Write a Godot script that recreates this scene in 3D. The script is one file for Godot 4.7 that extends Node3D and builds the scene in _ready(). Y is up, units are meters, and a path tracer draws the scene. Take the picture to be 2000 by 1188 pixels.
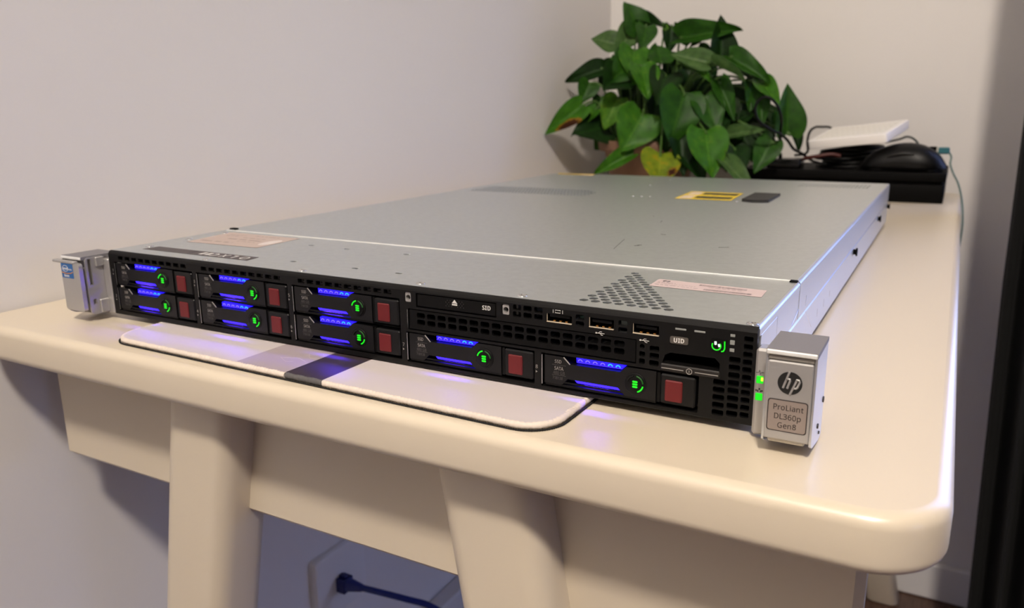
extends Node3D
# A rack server lying on a white desk beside a wall, a pothos plant and some electronics behind it.
# World axes: x along the server's front, y up (0 = under side of the server), -z towards the back wall. Metres.

const MM := 0.001
const CAM_POS := Vector3(0.49997, 0.13583, 0.33059)
const CAM_ROT := Vector3(-0.24336, 0.50881, -0.010899)
const DESK_Y := -0.004
const FLOOR_Y := -0.734
const CEIL_Y := 1.95

var used := {}
var rng := RandomNumberGenerator.new()
var M := {}
var face_font: SystemFont
var bold_font: SystemFont


# ---------------------------------------------------------------- mesh building
class MB:
	var v := PackedVector3Array()
	var g := PackedInt32Array()
	var uv := PackedVector2Array()
	var mark := 0
	var next := 1

	func tri(a: Vector3, b: Vector3, c: Vector3, s := -1) -> void:
		v.append(a); v.append(b); v.append(c)
		for i in 3: g.append(s)

	func quad(a: Vector3, b: Vector3, c: Vector3, d: Vector3, s := -1) -> void:
		tri(a, b, c, s); tri(a, c, d, s)

	# turns the solid added since the last call so that its front faces run clockwise
	func close() -> void:
		var vol := 0.0
		for i in range(mark, v.size(), 3):
			vol += v[i].dot(v[i + 1].cross(v[i + 2]))
		if vol > 0.0:
			for i in range(mark, v.size(), 3):
				var k := v[i + 1]; v[i + 1] = v[i + 2]; v[i + 2] = k
		mark = v.size()

	func group() -> int:
		next += 1
		return next

	# rings of equal length joined into a closed solid; the caps are fans
	func loft(rings: Array, smooth := true, caps := true, ring_closed := true) -> void:
		var s := group() if smooth else -1
		var n: int = rings[0].size()
		for i in rings.size() - 1:
			var p = rings[i]; var q = rings[i + 1]
			for j in (n if ring_closed else n - 1):
				var k := (j + 1) % n
				quad(p[j], p[k], q[k], q[j], s)
		if caps:
			for e in [0, rings.size() - 1]:
				var r = rings[e]
				var mid := Vector3.ZERO
				for p in r: mid += p / n
				for j in n:
					if e == 0: tri(mid, r[(j + 1) % n], r[j])
					else: tri(mid, r[j], r[(j + 1) % n])
		close()

	# a box with chamfered edges
	func box(lo: Vector3, hi: Vector3, b := 0.0) -> void:
		var c := (lo + hi) / 2.0
		var h := (hi - lo) / 2.0
		if b <= 0.0:
			var o := []
			for k in 8: o.append(c + Vector3(h.x * (1 if k & 1 else -1), h.y * (1 if k & 2 else -1), h.z * (1 if k & 4 else -1)))
			for f in [[0, 1, 3, 2], [4, 6, 7, 5], [0, 4, 5, 1], [2, 3, 7, 6], [0, 2, 6, 4], [1, 5, 7, 3]]:
				quad(o[f[0]], o[f[1]], o[f[2]], o[f[3]])
			close()
			return
		b = minf(b, minf(h.x, minf(h.y, h.z)) * 0.95)
		var rs := []
		for a in [[-h.z, b], [-h.z + b, 0.0], [h.z - b, 0.0], [h.z, b]]:
			var e: float = a[1]
			var r := PackedVector3Array()
			for q in [[1, 1, 1, 0], [1, 1, 0, 1], [-1, 1, 0, 1], [-1, 1, 1, 0], [-1, -1, 1, 0], [-1, -1, 0, 1], [1, -1, 0, 1], [1, -1, 1, 0]]:
				r.append(c + Vector3(q[0] * (h.x - (0.0 if q[2] else b) - (e if q[2] else 0.0)), q[1] * (h.y - (0.0 if q[3] else b) - (e if q[3] else 0.0)), a[0]))
			rs.append(r)
		loft(rs, false)

	# a polygon in x, y drawn out along z (in the frame xf)
	func prism(poly: PackedVector2Array, z0: float, z1: float, xf := Transform3D.IDENTITY, smooth := false) -> void:
		var n := poly.size()
		var s := group() if smooth else -1
		for i in n:
			var a := poly[i]; var b := poly[(i + 1) % n]
			quad(xf * Vector3(a.x, a.y, z0), xf * Vector3(b.x, b.y, z0), xf * Vector3(b.x, b.y, z1), xf * Vector3(a.x, a.y, z1), s)
		var area := 0.0
		for i in n: area += poly[i].cross(poly[(i + 1) % n])
		var t := Geometry2D.triangulate_polygon(poly)
		for i in range(0, t.size(), 3):
			var a := poly[t[i]]; var b := poly[t[i + 1]]; var c := poly[t[i + 2]]
			if (b - a).cross(c - a) * area < 0.0:
				var k := b; b = c; c = k
			tri(xf * Vector3(a.x, a.y, z0), xf * Vector3(c.x, c.y, z0), xf * Vector3(b.x, b.y, z0))
			tri(xf * Vector3(a.x, a.y, z1), xf * Vector3(b.x, b.y, z1), xf * Vector3(c.x, c.y, z1))
		close()

	func tube(pts: PackedVector3Array, r, n := 8, looped := false, squash := 1.0) -> void:
		var rings := []
		var m := pts.size()
		var up := Vector3.UP
		for i in m:
			var a := pts[(i - 1 + m) % m] if looped or i > 0 else pts[i]
			var b := pts[(i + 1) % m] if looped or i < m - 1 else pts[i]
			var t := (b - a).normalized()
			if i == 0 and absf(t.dot(up)) > 0.9: up = Vector3.RIGHT
			up = (up - t * up.dot(t)).normalized()
			var side := t.cross(up)
			var rad: float = r[i] if r is Array or r is PackedFloat32Array else r
			var ring := PackedVector3Array()
			for j in n:
				var w := TAU * j / n
				ring.append(pts[i] + (up * cos(w) * squash + side * sin(w)) * rad)
			rings.append(ring)
		if looped: rings.append(rings[0])
		loft(rings, true, not looped)

	# a profile [[radius, height], ...] turned round the y axis of the frame xf
	func lathe(profile: Array, n := 32, xf := Transform3D.IDENTITY, smooth := true) -> void:
		var rings := []
		for p in profile:
			var ring := PackedVector3Array()
			for j in n: ring.append(xf * Vector3(maxf(p[0], 1e-5) * cos(TAU * j / n), p[1], maxf(p[0], 1e-5) * sin(TAU * j / n)))
			rings.append(ring)
		loft(rings, smooth)

	func mesh(uv_of = null) -> ArrayMesh:
		var st := SurfaceTool.new()
		st.begin(Mesh.PRIMITIVE_TRIANGLES)
		for i in v.size():
			st.set_smooth_group(g[i])
			if uv_of: st.set_uv(uv_of.call(v[i]))
			st.add_vertex(v[i])
		st.generate_normals()
		return st.commit()


static func rrect(x0: float, y0: float, x1: float, y1: float, r: float, n := 4) -> PackedVector2Array:
	var p := PackedVector2Array()
	for c in [[x1 - r, y1 - r, 0], [x0 + r, y1 - r, 1], [x0 + r, y0 + r, 2], [x1 - r, y0 + r, 3]]:
		for k in n + 1:
			var w: float = (c[2] + float(k) / n) * PI / 2.0
			p.append(Vector2(c[0] + r * cos(w), c[1] + r * sin(w)))
	return p


static func disc2(x: float, y: float, r: float, n := 24) -> PackedVector2Array:
	var p := PackedVector2Array()
	for k in n: p.append(Vector2(x + r * cos(TAU * k / n), y + r * sin(TAU * k / n)))
	return p


# a slab: a rounded rectangle in x, z with a rounded rim of radius e
func slab(mb: MB, x0: float, z0: float, x1: float, z1: float, y0: float, y1: float, r: float, e: float, corner := 8, rim := 5) -> void:
	var prof := []
	for k in rim + 1:
		var w := PI / 2.0 * k / rim
		prof.append([e * (1.0 - sin(w)), y0 + e * (1.0 - cos(w))])
	for k in rim + 1:
		var w := PI / 2.0 * k / rim
		prof.append([e * (1.0 - cos(w)), y1 - e * (1.0 - sin(w))])
	var rings := []
	for p in prof:
		var ring := PackedVector3Array()
		for q in rrect(x0 + p[0], z0 + p[0], x1 - p[0], z1 - p[0], maxf(r - p[0], 0.0005), corner): ring.append(Vector3(q.x, p[1], q.y))
		rings.append(ring)
	mb.loft(rings)


func smooth_path(pts: Array, sub := 8, looped := false) -> PackedVector3Array:
	var out := PackedVector3Array()
	var n := pts.size()
	for i in (n if looped else n - 1):
		var a: Vector3 = pts[(i - 1 + n) % n] if looped or i > 0 else pts[i]
		var b: Vector3 = pts[i]
		var c: Vector3 = pts[(i + 1) % n]
		var d: Vector3 = pts[(i + 2) % n] if looped or i < n - 2 else c
		for k in sub: out.append(b.cubic_interpolate(c, a, d, float(k) / sub))
	if not looped: out.append(pts[n - 1])
	return out


# ---------------------------------------------------------------- scene tree
func numbered(called: String, parent: Node) -> String:
	var key := "%d/%s" % [parent.get_instance_id(), called]
	used[key] = used.get(key, -1) + 1
	return called if used[key] == 0 else "%s_%03d" % [called, used[key]]


func put(called: String, mesh: Mesh, material: Material, parent: Node = self) -> MeshInstance3D:
	var o := MeshInstance3D.new()
	o.name = numbered(called, parent)
	o.mesh = mesh
	o.material_override = material
	parent.add_child(o, true)
	return o


func base(called: String, at := Vector3.ZERO, parent: Node = self) -> Node3D:
	var o := Node3D.new()
	o.name = numbered(called, parent)
	o.position = at
	parent.add_child(o, true)
	return o


func tag(o: Node, label: String, category: String, grp := "") -> void:
	o.set_meta("label", label)
	o.set_meta("category", category)
	if grp: o.set_meta("group", grp)


func struct(called: String, mb: MB, material: Material, label := "", category := "") -> MeshInstance3D:
	var o := put(called, mb.mesh(), material)
	o.set_meta("kind", "structure")
	if label: tag(o, label, category)
	return o


func note(o: Node, label: String) -> Node:
	o.set_meta("label", label)
	return o


func boxed(called: String, lo: Vector3, hi: Vector3, b: float, material: Material, parent: Node) -> MeshInstance3D:
	var mb := MB.new()
	mb.box(lo, hi, b)
	return put(called, mb.mesh(), material, parent)


# a solid with holes cut out of it
func pierced(called: String, solid: Mesh, holes: Mesh, material: Material, parent: Node) -> CSGMesh3D:
	var o := CSGMesh3D.new()
	o.name = numbered(called, parent)
	o.mesh = solid
	o.material = material
	o.material_override = material
	parent.add_child(o, true)
	var h := CSGMesh3D.new()
	h.name = "openings"
	h.mesh = holes
	h.material = material
	h.operation = CSGShape3D.OPERATION_SUBTRACTION
	o.add_child(h, true)
	return o


# lettering with its middle (or its left end) at a point; the text faces +z of the turn
func text(parent: Node, words: String, at: Vector3, cap: float, material: Material, turn := Basis.IDENTITY, bold := false, left := false, wide := 1.0) -> MeshInstance3D:
	var t := TextMesh.new()
	t.text = words
	t.font = bold_font if bold else face_font
	t.font_size = 40
	t.pixel_size = 0.001
	var s := cap / 0.029
	t.depth = 0.00012 / s
	t.curve_step = 2.0
	t.horizontal_alignment = HORIZONTAL_ALIGNMENT_LEFT if left else HORIZONTAL_ALIGNMENT_CENTER
	t.vertical_alignment = VERTICAL_ALIGNMENT_CENTER
	var o := put("lettering", t, material, parent)
	o.transform = Transform3D(turn.scaled_local(Vector3(wide * s, s, s)), at)
	return o


func mat(c: Color, rough := 0.6, metal := 0.0, more := {}) -> StandardMaterial3D:
	var m := StandardMaterial3D.new()
	m.albedo_color = c
	m.roughness = rough
	m.metallic = metal
	for k in more: m.set(k, more[k])
	return m


func glow(c: Color, strength: float) -> StandardMaterial3D:
	return mat(Color(0.02, 0.02, 0.02), 0.5, 0.0, {"emission_enabled": true, "emission": c, "emission_energy_multiplier": strength})


func noise_tex(freq: float, size := 512, normal := false, octaves := 4, seed_ := 3, ramp: Gradient = null) -> NoiseTexture2D:
	var n := FastNoiseLite.new()
	n.seed = seed_
	n.frequency = freq
	n.fractal_octaves = octaves
	var t := NoiseTexture2D.new()
	t.width = size; t.height = size
	t.seamless = true
	t.noise = n
	t.as_normal_map = normal
	if normal: t.bump_strength = 2.0
	if ramp: t.color_ramp = ramp
	return t


func two_tone(a: Color, b: Color) -> Gradient:
	var r := Gradient.new()
	r.set_color(0, a); r.set_color(1, b)
	return r


# ---------------------------------------------------------------- the scene
func _ready() -> void:
	rng.seed = 20
	set_up_view()
	make_materials()
	build_room()
	build_desk()
	build_server()
	build_pad()
	build_plant()
	build_electronics()
	build_wall_socket()


func set_up_view() -> void:
	var cam := Camera3D.new()
	cam.name = "camera"
	add_child(cam)
	cam.position = CAM_POS
	cam.rotation = CAM_ROT
	var lens := CameraAttributesPhysical.new()
	lens.frustum_focal_length = 31.13
	lens.frustum_focus_distance = 0.39
	lens.frustum_near = 0.02
	lens.frustum_far = 50.0
	lens.exposure_aperture = 15.0
	cam.attributes = lens
	cam.fov = 42.156
	cam.current = true
	var sky_mat := ProceduralSkyMaterial.new()
	sky_mat.sky_top_color = Color(0.56, 0.66, 0.98)
	sky_mat.sky_horizon_color = Color(0.64, 0.74, 1.0)
	sky_mat.ground_bottom_color = Color(0.20, 0.23, 0.32)
	sky_mat.ground_horizon_color = Color(0.34, 0.42, 0.66)
	sky_mat.energy_multiplier = 9.5
	sky_mat.sun_angle_max = 0.0
	var sky := Sky.new()
	sky.sky_material = sky_mat
	var env := Environment.new()
	env.background_mode = Environment.BG_SKY
	env.sky = sky
	env.tonemap_mode = Environment.TONE_MAPPER_LINEAR
	env.tonemap_exposure = 1.0
	env.sdfgi_enabled = true
	env.ssao_enabled = true
	env.ssil_enabled = true
	var we := WorldEnvironment.new()
	we.name = "surroundings"
	we.environment = env
	add_child(we)
	ceiling_lamp(Vector3(0.9, CEIL_Y, 1.25))


func ceiling_lamp(at: Vector3) -> void:
	var o := base("ceiling_lamp", at)
	tag(o, "round white ceiling lamp with a glowing warm diffuser", "lamp")
	var mb := MB.new()
	mb.lathe([[0.0, 0.0], [0.2, 0.0], [0.2, -0.03], [0.19, -0.045], [0.17, -0.045], [0.17, -0.03], [0.0, -0.03]], 40)
	put("housing", mb.mesh(), mat(Color(0.9, 0.9, 0.88), 0.5), o)
	mb = MB.new()
	mb.lathe([[0.0, -0.032], [0.169, -0.032], [0.169, -0.09], [0.155, -0.13], [0.11, -0.155], [0.0, -0.165]], 40)
	put("diffuser", mb.mesh(), glow(Color(1.0, 0.90, 0.76), 1.6), o)
	var l := OmniLight3D.new()
	l.name = "lamp_light"
	l.position = Vector3(0, -0.12, 0)
	l.light_size = 0.11
	l.light_color = Color(1.0, 0.95, 0.895)
	l.light_energy = 5.0
	l.omni_range = 12.0
	l.omni_attenuation = 2.0
	l.shadow_enabled = true
	o.add_child(l)


func make_materials() -> void:
	face_font = SystemFont.new()
	face_font.font_names = PackedStringArray(["Droid Sans"])
	bold_font = SystemFont.new()
	bold_font.font_names = PackedStringArray(["Droid Sans"])
	bold_font.font_weight = 700
	var tri := {"uv1_triplanar": true, "uv1_world_triplanar": true}
	var plaster := noise_tex(0.03, 512, true)
	M.wall = mat(Color(0.865, 0.85, 0.835), 0.85, 0.0, {"normal_enabled": true, "normal_texture": plaster, "normal_scale": 0.12, "uv1_scale": Vector3(6, 6, 6)}.merged(tri))
	M.far_wall = mat(Color(0.42, 0.42, 0.44), 0.9)  # unseen walls, greyed so they throw back less light
	M.pane = mat(Color(1, 1, 1, 0.06), 0.02, 0.0, {"transparency": BaseMaterial3D.TRANSPARENCY_ALPHA})
	M.ceiling = mat(Color(0.72, 0.72, 0.72), 0.95)
	M.trim = mat(Color(0.85, 0.84, 0.83), 0.5)
	M.desk = mat(Color(0.84, 0.79, 0.705), 0.30, 0.0, {"metallic_specular": 0.6, "normal_enabled": true, "normal_texture": noise_tex(0.012, 512, true, 2), "normal_scale": 0.03, "uv1_scale": Vector3(9, 9, 9)}.merged(tri))
	M.wood = mat(Color(0.38, 0.28, 0.23), 0.45, 0.0, {"albedo_texture": noise_tex(0.02, 512, false, 5, 8, two_tone(Color(0.62, 0.58, 0.55), Color(1, 1, 1))), "uv1_scale": Vector3(12, 1.5, 1.5)}.merged(tri))
	var steel_grain := noise_tex(0.09, 512, false, 3, 5, two_tone(Color(0.42, 0.42, 0.42), Color(0.52, 0.52, 0.52)))
	var zinc := noise_tex(0.02, 512, false, 4, 9, two_tone(Color(0.955, 0.955, 0.955), Color(1, 1, 1)))
	M.steel = mat(Color(0.83, 0.85, 0.845), 0.75, 0.88, {"roughness_texture": steel_grain, "albedo_texture": zinc, "uv1_scale": Vector3(14, 14, 14)}.merged(tri))
	M.lit_lip = mat(Color(0.86, 0.80, 0.70), 0.4, 0.3)  # socket metal with warm light put into its colour
	M.lit_edge = mat(Color(0.92, 0.92, 0.91), 0.5, 0.3)  # whitened steel: the light on edges is put into the colour
	M.side_steel = mat(Color(0.84, 0.85, 0.86), 0.36, 0.85)
	M.silver = mat(Color(0.70, 0.69, 0.68), 0.42, 0.55)
	M.shaded_silver = mat(Color(0.50, 0.49, 0.50), 0.55, 0.3)  # ear silver with the shade of its top put into the colour
	M.chrome = mat(Color(0.85, 0.85, 0.85), 0.22, 1.0)
	M.black = mat(Color(0.03, 0.028, 0.029), 0.45, 0.0, {"metallic_specular": 0.3})
	M.bezel = mat(Color(0.031, 0.028, 0.028), 0.5, 0.0, {"metallic_specular": 0.35})
	M.dark = mat(Color(0.02, 0.02, 0.021), 0.75, 0.0, {"metallic_specular": 0.25})
	M.matte_black = mat(Color(0.022, 0.02, 0.02), 0.6, 0.0, {"metallic_specular": 0.2})
	M.caddy = mat(Color(0.033, 0.031, 0.036), 0.42, 0.0, {"metallic_specular": 0.4})
	M.red = mat(Color(0.38, 0.035, 0.055), 0.55)
	M.print = mat(Color(0.56, 0.54, 0.52), 0.7)
	M.dim_print = mat(Color(0.27, 0.255, 0.25), 0.7)
	M.white_print = mat(Color(0.85, 0.84, 0.82), 0.6)
	M.dark_print = mat(Color(0.06, 0.06, 0.06), 0.6)
	M.brown_print = mat(Color(0.16, 0.13, 0.13), 0.6)
	M.lens_grey = mat(Color(0.55, 0.56, 0.55), 0.35)
	M.blue_glow = glow(Color(0.17, 0.10, 1.0), 4.0)
	M.deep_glow = glow(Color(0.12, 0.07, 1.0), 2.6)
	M.pale_glow = glow(Color(0.30, 0.24, 1.0), 4.0)
	M.cyan_glow = glow(Color(0.10, 0.42, 1.0), 4.0)
	M.green_glow = glow(Color(0.06, 0.95, 0.10), 1.0)
	M.green_dim = glow(Color(0.05, 0.42, 0.06), 0.6)
	M.white_glow = glow(Color(0.9, 1.0, 0.92), 1.6)
	M.yellow_glow = glow(Color(0.9, 1.0, 0.25), 1.3)


func build_room() -> void:
	var x0 := -0.1; var x1 := 4.2; var z0 := -1.14; var z1 := 4.0; var t := 0.12
	var mb := MB.new()
	mb.box(Vector3(x0 - t, FLOOR_Y - t, z0 - t), Vector3(x1 + t, FLOOR_Y, z1 + t))
	struct("floor", mb, M.wood, "brown wooden floor showing under the corner of the desk", "floor")
	mb = MB.new()
	mb.box(Vector3(x0 - t, CEIL_Y, z0 - t), Vector3(x1 + t, CEIL_Y + t, z1 + t))
	struct("ceiling", mb, M.ceiling, "plain white ceiling above the room", "ceiling")
	mb = MB.new()
	mb.box(Vector3(x0 - t, FLOOR_Y, z0 - t), Vector3(x0, CEIL_Y, z1 + t))
	struct("wall_left", mb, M.wall, "plain off-white wall along the desk, with the plant's shadow on it", "wall")
	# the back wall with its window: four pieces round the opening
	var wx0 := 0.71; var wx1 := 1.50; var wy0 := -0.62; var wy1 := 1.0
	mb = MB.new()
	mb.box(Vector3(x0, FLOOR_Y, z0 - t), Vector3(wx0, CEIL_Y, z0))
	mb.box(Vector3(wx1, FLOOR_Y, z0 - t), Vector3(x1 + t, CEIL_Y, z0))
	mb.box(Vector3(wx0, FLOOR_Y, z0 - t), Vector3(wx1, wy0, z0))
	mb.box(Vector3(wx0, wy1, z0 - t), Vector3(wx1, CEIL_Y, z0))
	struct("wall_back", mb, M.wall, "plain off-white wall behind the plant and the black electronics", "wall")
	mb = MB.new()
	mb.box(Vector3(x0, FLOOR_Y, z1), Vector3(x1 + t, CEIL_Y, z1 + t))
	struct("wall_front", mb, M.far_wall, "plain grey-beige wall behind the viewer", "wall")
	var sz0 := 0.70; var sz1 := 1.35; var sy0 := 0.0; var sy1 := 0.85
	mb = MB.new()
	mb.box(Vector3(x1, FLOOR_Y, z0), Vector3(x1 + t, CEIL_Y, sz0))
	mb.box(Vector3(x1, FLOOR_Y, sz1), Vector3(x1 + t, CEIL_Y, z1))
	mb.box(Vector3(x1, FLOOR_Y, sz0), Vector3(x1 + t, sy0, sz1))
	mb.box(Vector3(x1, sy1, sz0), Vector3(x1 + t, CEIL_Y, sz1))
	struct("wall_right", mb, M.far_wall, "plain grey wall with a window far to the side of the desk", "wall")
	window("window_1", Vector3((wx0 + wx1) / 2.0, wy0, z0 - 0.06), (wx1 - wx0) / 2.0, wy1 - wy0, 0.0, "tall window with white frame beside the black curtain")
	window("window_2", Vector3(x1 + 0.06, sy0, (sz0 + sz1) / 2.0), (sz1 - sz0) / 2.0, sy1 - sy0, PI / 2.0, "square window with white frame in the far side wall")
	mb = MB.new()
	mb.box(Vector3(x0 + 0.012, FLOOR_Y, z0), Vector3(x1, FLOOR_Y + 0.07, z0 + 0.012), 0.003)
	struct("baseboard_back", mb, M.trim, "low pale baseboard under the back wall beside the desk foot", "baseboard")
	mb = MB.new()
	mb.box(Vector3(x0, FLOOR_Y, z0), Vector3(x0 + 0.012, FLOOR_Y + 0.07, z1), 0.003)
	struct("baseboard_left", mb, M.trim, "low pale baseboard along the wall under the desk", "baseboard")
	mb = MB.new()
	mb.box(Vector3(x0, -0.625, z0), Vector3(x0 + 0.028, -0.556, 0.6), 0.003)
	struct("trim_1", mb, M.trim, "pale ledge along the wall under the desk, behind the blue cable", "trim")
	# curtain
	var line := PackedVector2Array()
	for k in 121:
		var s := k / 120.0
		line.append(Vector2(0.568 + 0.13 * s, -0.90 + 0.035 * sin(s * 24.0 + 1.6) * (0.3 + 0.7 * minf(1.0, s * 6.0))))
	var ring := PackedVector2Array(line)
	for k in range(120, -1, -1): ring.append(line[k] + Vector2(0, -0.006))
	var rings := []
	var cb := MB.new()
	for y in [FLOOR_Y + 0.004, -0.6, -0.35, -0.1, 0.3, 1.84]:
		var r := PackedVector3Array()
		for p in ring: r.append(Vector3(p.x + (0.018 * clampf((0.05 - y) / 0.65, 0.0, 1.0)), y, p.y))
		rings.append(r)
	cb.loft(rings, true, false)
	var curtain := put("curtain", cb.mesh(), mat(Color(0.022, 0.022, 0.026), 0.9, 0.0, {"cull_mode": BaseMaterial3D.CULL_DISABLED}))
	tag(curtain, "black curtain hanging beside the desk in front of the back wall", "curtain")
	var rod := MB.new()
	rod.tube(PackedVector3Array([Vector3(0.52, 1.85, -0.902), Vector3(2.6, 1.85, -0.902)]), 0.012, 12)
	for x in [0.54, 2.58]: rod.box(Vector3(x - 0.01, 1.84, -1.14), Vector3(x + 0.01, 1.86, -0.895))
	tag(put("curtain_rod", rod.mesh(), M.silver), "metal rod that carries the black curtain", "curtain rod")


func window(called: String, at: Vector3, hw: float, hh: float, turn: float, label: String) -> void:
	var w := base(called, at)
	w.rotation.y = turn
	w.set_meta("kind", "structure")
	tag(w, label, "window")
	var mb := MB.new()
	mb.box(Vector3(-hw, 0, -0.03), Vector3(hw, 0.05, 0.03), 0.004)
	mb.box(Vector3(-hw, hh - 0.05, -0.03), Vector3(hw, hh, 0.03), 0.004)
	for x in [-hw, -0.025, hw - 0.05]: mb.box(Vector3(x, 0.05, -0.03), Vector3(x + 0.05, hh - 0.05, 0.03), 0.004)
	put("window_frame", mb.mesh(), M.trim, w)
	for s in [-hw + 0.05, 0.025]:
		mb = MB.new()
		mb.box(Vector3(s, 0.05, -0.003), Vector3(s + hw - 0.075, hh - 0.05, 0.003))
		put("pane", mb.mesh(), M.pane, w)


func build_desk() -> void:
	var o := base("desk", Vector3(0.2075, FLOOR_Y, -0.54))
	tag(o, "cream white desk with rounded edges and splayed legs carrying the server", "desk")
	var off := -o.position
	var mb := MB.new()
	slab(mb, -0.098, -1.136, 0.513, 0.052, -0.0290, DESK_Y, 0.03, 0.006, 10, 6)
	put("table_top", mb.mesh(), M.desk, o).position = off
	for z in [-0.012, -1.090]:
		mb = MB.new()
		mb.box(Vector3(-0.072, -0.118, z), Vector3(0.486, -0.029, z + 0.02), 0.004)
		put("apron", mb.mesh(), M.desk, o).position = off
	for d in [[0.1075, 0.196, -0.013, 0.031], [0.3135, -0.165, -0.013, 0.031], [0.1075, 0.225, -1.115, -1.071], [0.3135, -0.225, -1.115, -1.071]]:
		mb = MB.new()
		var rings := []
		for e in [[-0.029, 0.0], [-0.4, 0.0], [FLOOR_Y + 0.004, 0.0], [FLOOR_Y, 0.004]]:
			var cx: float = d[0] + d[1] * (e[0] + 0.05)
			var r := PackedVector3Array()
			for p in rrect(cx - 0.0285 + e[1], d[2] + e[1], cx + 0.0285 - e[1], d[3] - e[1], 0.013, 5): r.append(Vector3(p.x, e[0], p.y))
			rings.append(r)
		mb.loft(rings)
		put("leg", mb.mesh(), M.desk, o).position = off


# ---------------------------------------------------------------- rack server (all numbers in millimetres)
static func p3(x: float, y: float, z: float) -> Vector3:
	return Vector3(x, y, z) * MM


func mbox(called: String, x0: float, y0: float, z0: float, x1: float, y1: float, z1: float, b: float, material: Material, parent: Node) -> MeshInstance3D:
	return boxed(called, p3(x0, y0, z0), p3(x1, y1, z1), b * MM, material, parent)


# a stroke lying on a face: points in mm, z = the face
func stroke(called: String, pts: Array, width: float, material: Material, parent: Node, z := 0.0, looped := false) -> MeshInstance3D:
	var w := PackedVector3Array()
	for p in pts: w.append(p3(p[0], p[1], z))
	var mb := MB.new()
	mb.tube(w, width * MM / 2.0, 6, looped)
	return put(called, mb.mesh(), material, parent)


func arc(cx: float, cy: float, r: float, a0: float, a1: float, n := 10) -> Array:
	var out := []
	for k in n + 1:
		var w := deg_to_rad(lerpf(a0, a1, float(k) / n))
		out.append([cx + r * cos(w), cy + r * sin(w)])
	return out


func holes_rr(mb: MB, x0: float, y0: float, x1: float, y1: float, r := 0.5) -> void:
	mb.prism(rrect(x0 * MM, y0 * MM, x1 * MM, y1 * MM, r * MM, 2), -0.02, 0.02)


var flat := Transform3D(Basis(Vector3(1, 0, 0), Vector3(0, 0, 1), Vector3(0, 1, 0)), Vector3.ZERO)   # polygon x, y becomes world x, z
var along_x := Transform3D(Basis(Vector3(0, 0, 1), Vector3(0, 1, 0), Vector3(1, 0, 0)), Vector3.ZERO)   # polygon x, y becomes world z, y


func build_server() -> void:
	var o := base("rack_server")
	tag(o, "thin grey steel rack server with black front and blue-lit drives lying on the desk", "server")
	server_case(o)
	server_bezel(o)
	var lefts := [5.6, 5.6, 87.2, 87.2, 168.8, 168.8, 250.6, 332.4]
	var lows := [20.4, 3.2, 20.4, 3.2, 20.4, 3.2, 2.8, 2.4]
	var proto := make_drive()
	proto.name = "drive_caddy"
	o.add_child(proto)
	var list := [proto]
	for k in range(1, 8):
		var c: Node3D = proto.duplicate()
		c.name = "drive_caddy_%03d" % k
		o.add_child(c)
		list.append(c)
	for k in 8: list[k].position = p3(lefts[k], lows[k], 0)
	for k in 8:
		var d: Node3D = list[k]
		var upper_bright: bool = k in [0, 4, 6]
		stroke("ring_light", arc(48.2, 8.4, 3.9, 100, 165), 0.75, M.green_glow if upper_bright else M.caddy, d, 0.3)
		stroke("ring_light", arc(48.2, 8.4, 3.9, 8, 80), 0.75, M.green_dim, d, 0.3)
		stroke("ring_light", arc(48.2, 8.4, 3.9, -70, -10), 0.75, M.caddy if upper_bright else M.green_glow, d, 0.3)
		drive_beam(d, k)
	# bay numbers with their small arrows
	var spots := [[3.0, 31.0], [3.0, 13.0], [84.4, 31.0], [84.4, 11.5], [165.6, 30.5], [165.6, 11.2], [247.8, 11.7], [329.2, 11.5]]
	for k in 8:
		text(o, str(k + 1), p3(spots[k][0], spots[k][1], 0.02), 1.9 * MM, M.print)
		var a := MB.new()
		a.prism(PackedVector2Array([Vector2(-0.0005, -0.0006), Vector2(0.0005, 0), Vector2(-0.0005, 0.0006)]), 0, 0.0001)
		put("arrow_mark", a.mesh(), M.print, o).position = p3(spots[k][0], spots[k][1] - 2.6, 0)
	server_ears(o)
	server_stickers(o)


# the slot of light under each drive's handle falls on what lies in front of the server
func drive_beam(d: Node3D, k: int) -> void:
	var l := AreaLight3D.new()
	l.name = "led_light"
	l.area_size = Vector2(0.013, 0.0004)
	l.position = p3(28.0, 3.9, -2.4)
	l.rotation_degrees = Vector3(-47, 180, 0)
	l.area_range = 3.0
	l.area_attenuation = 2.0
	l.light_color = Color(0.34, 0.18, 1.0)
	l.light_energy = 0.0010 if k in [0, 2, 4] else 0.00045
	l.shadow_enabled = true
	d.add_child(l)


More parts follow.
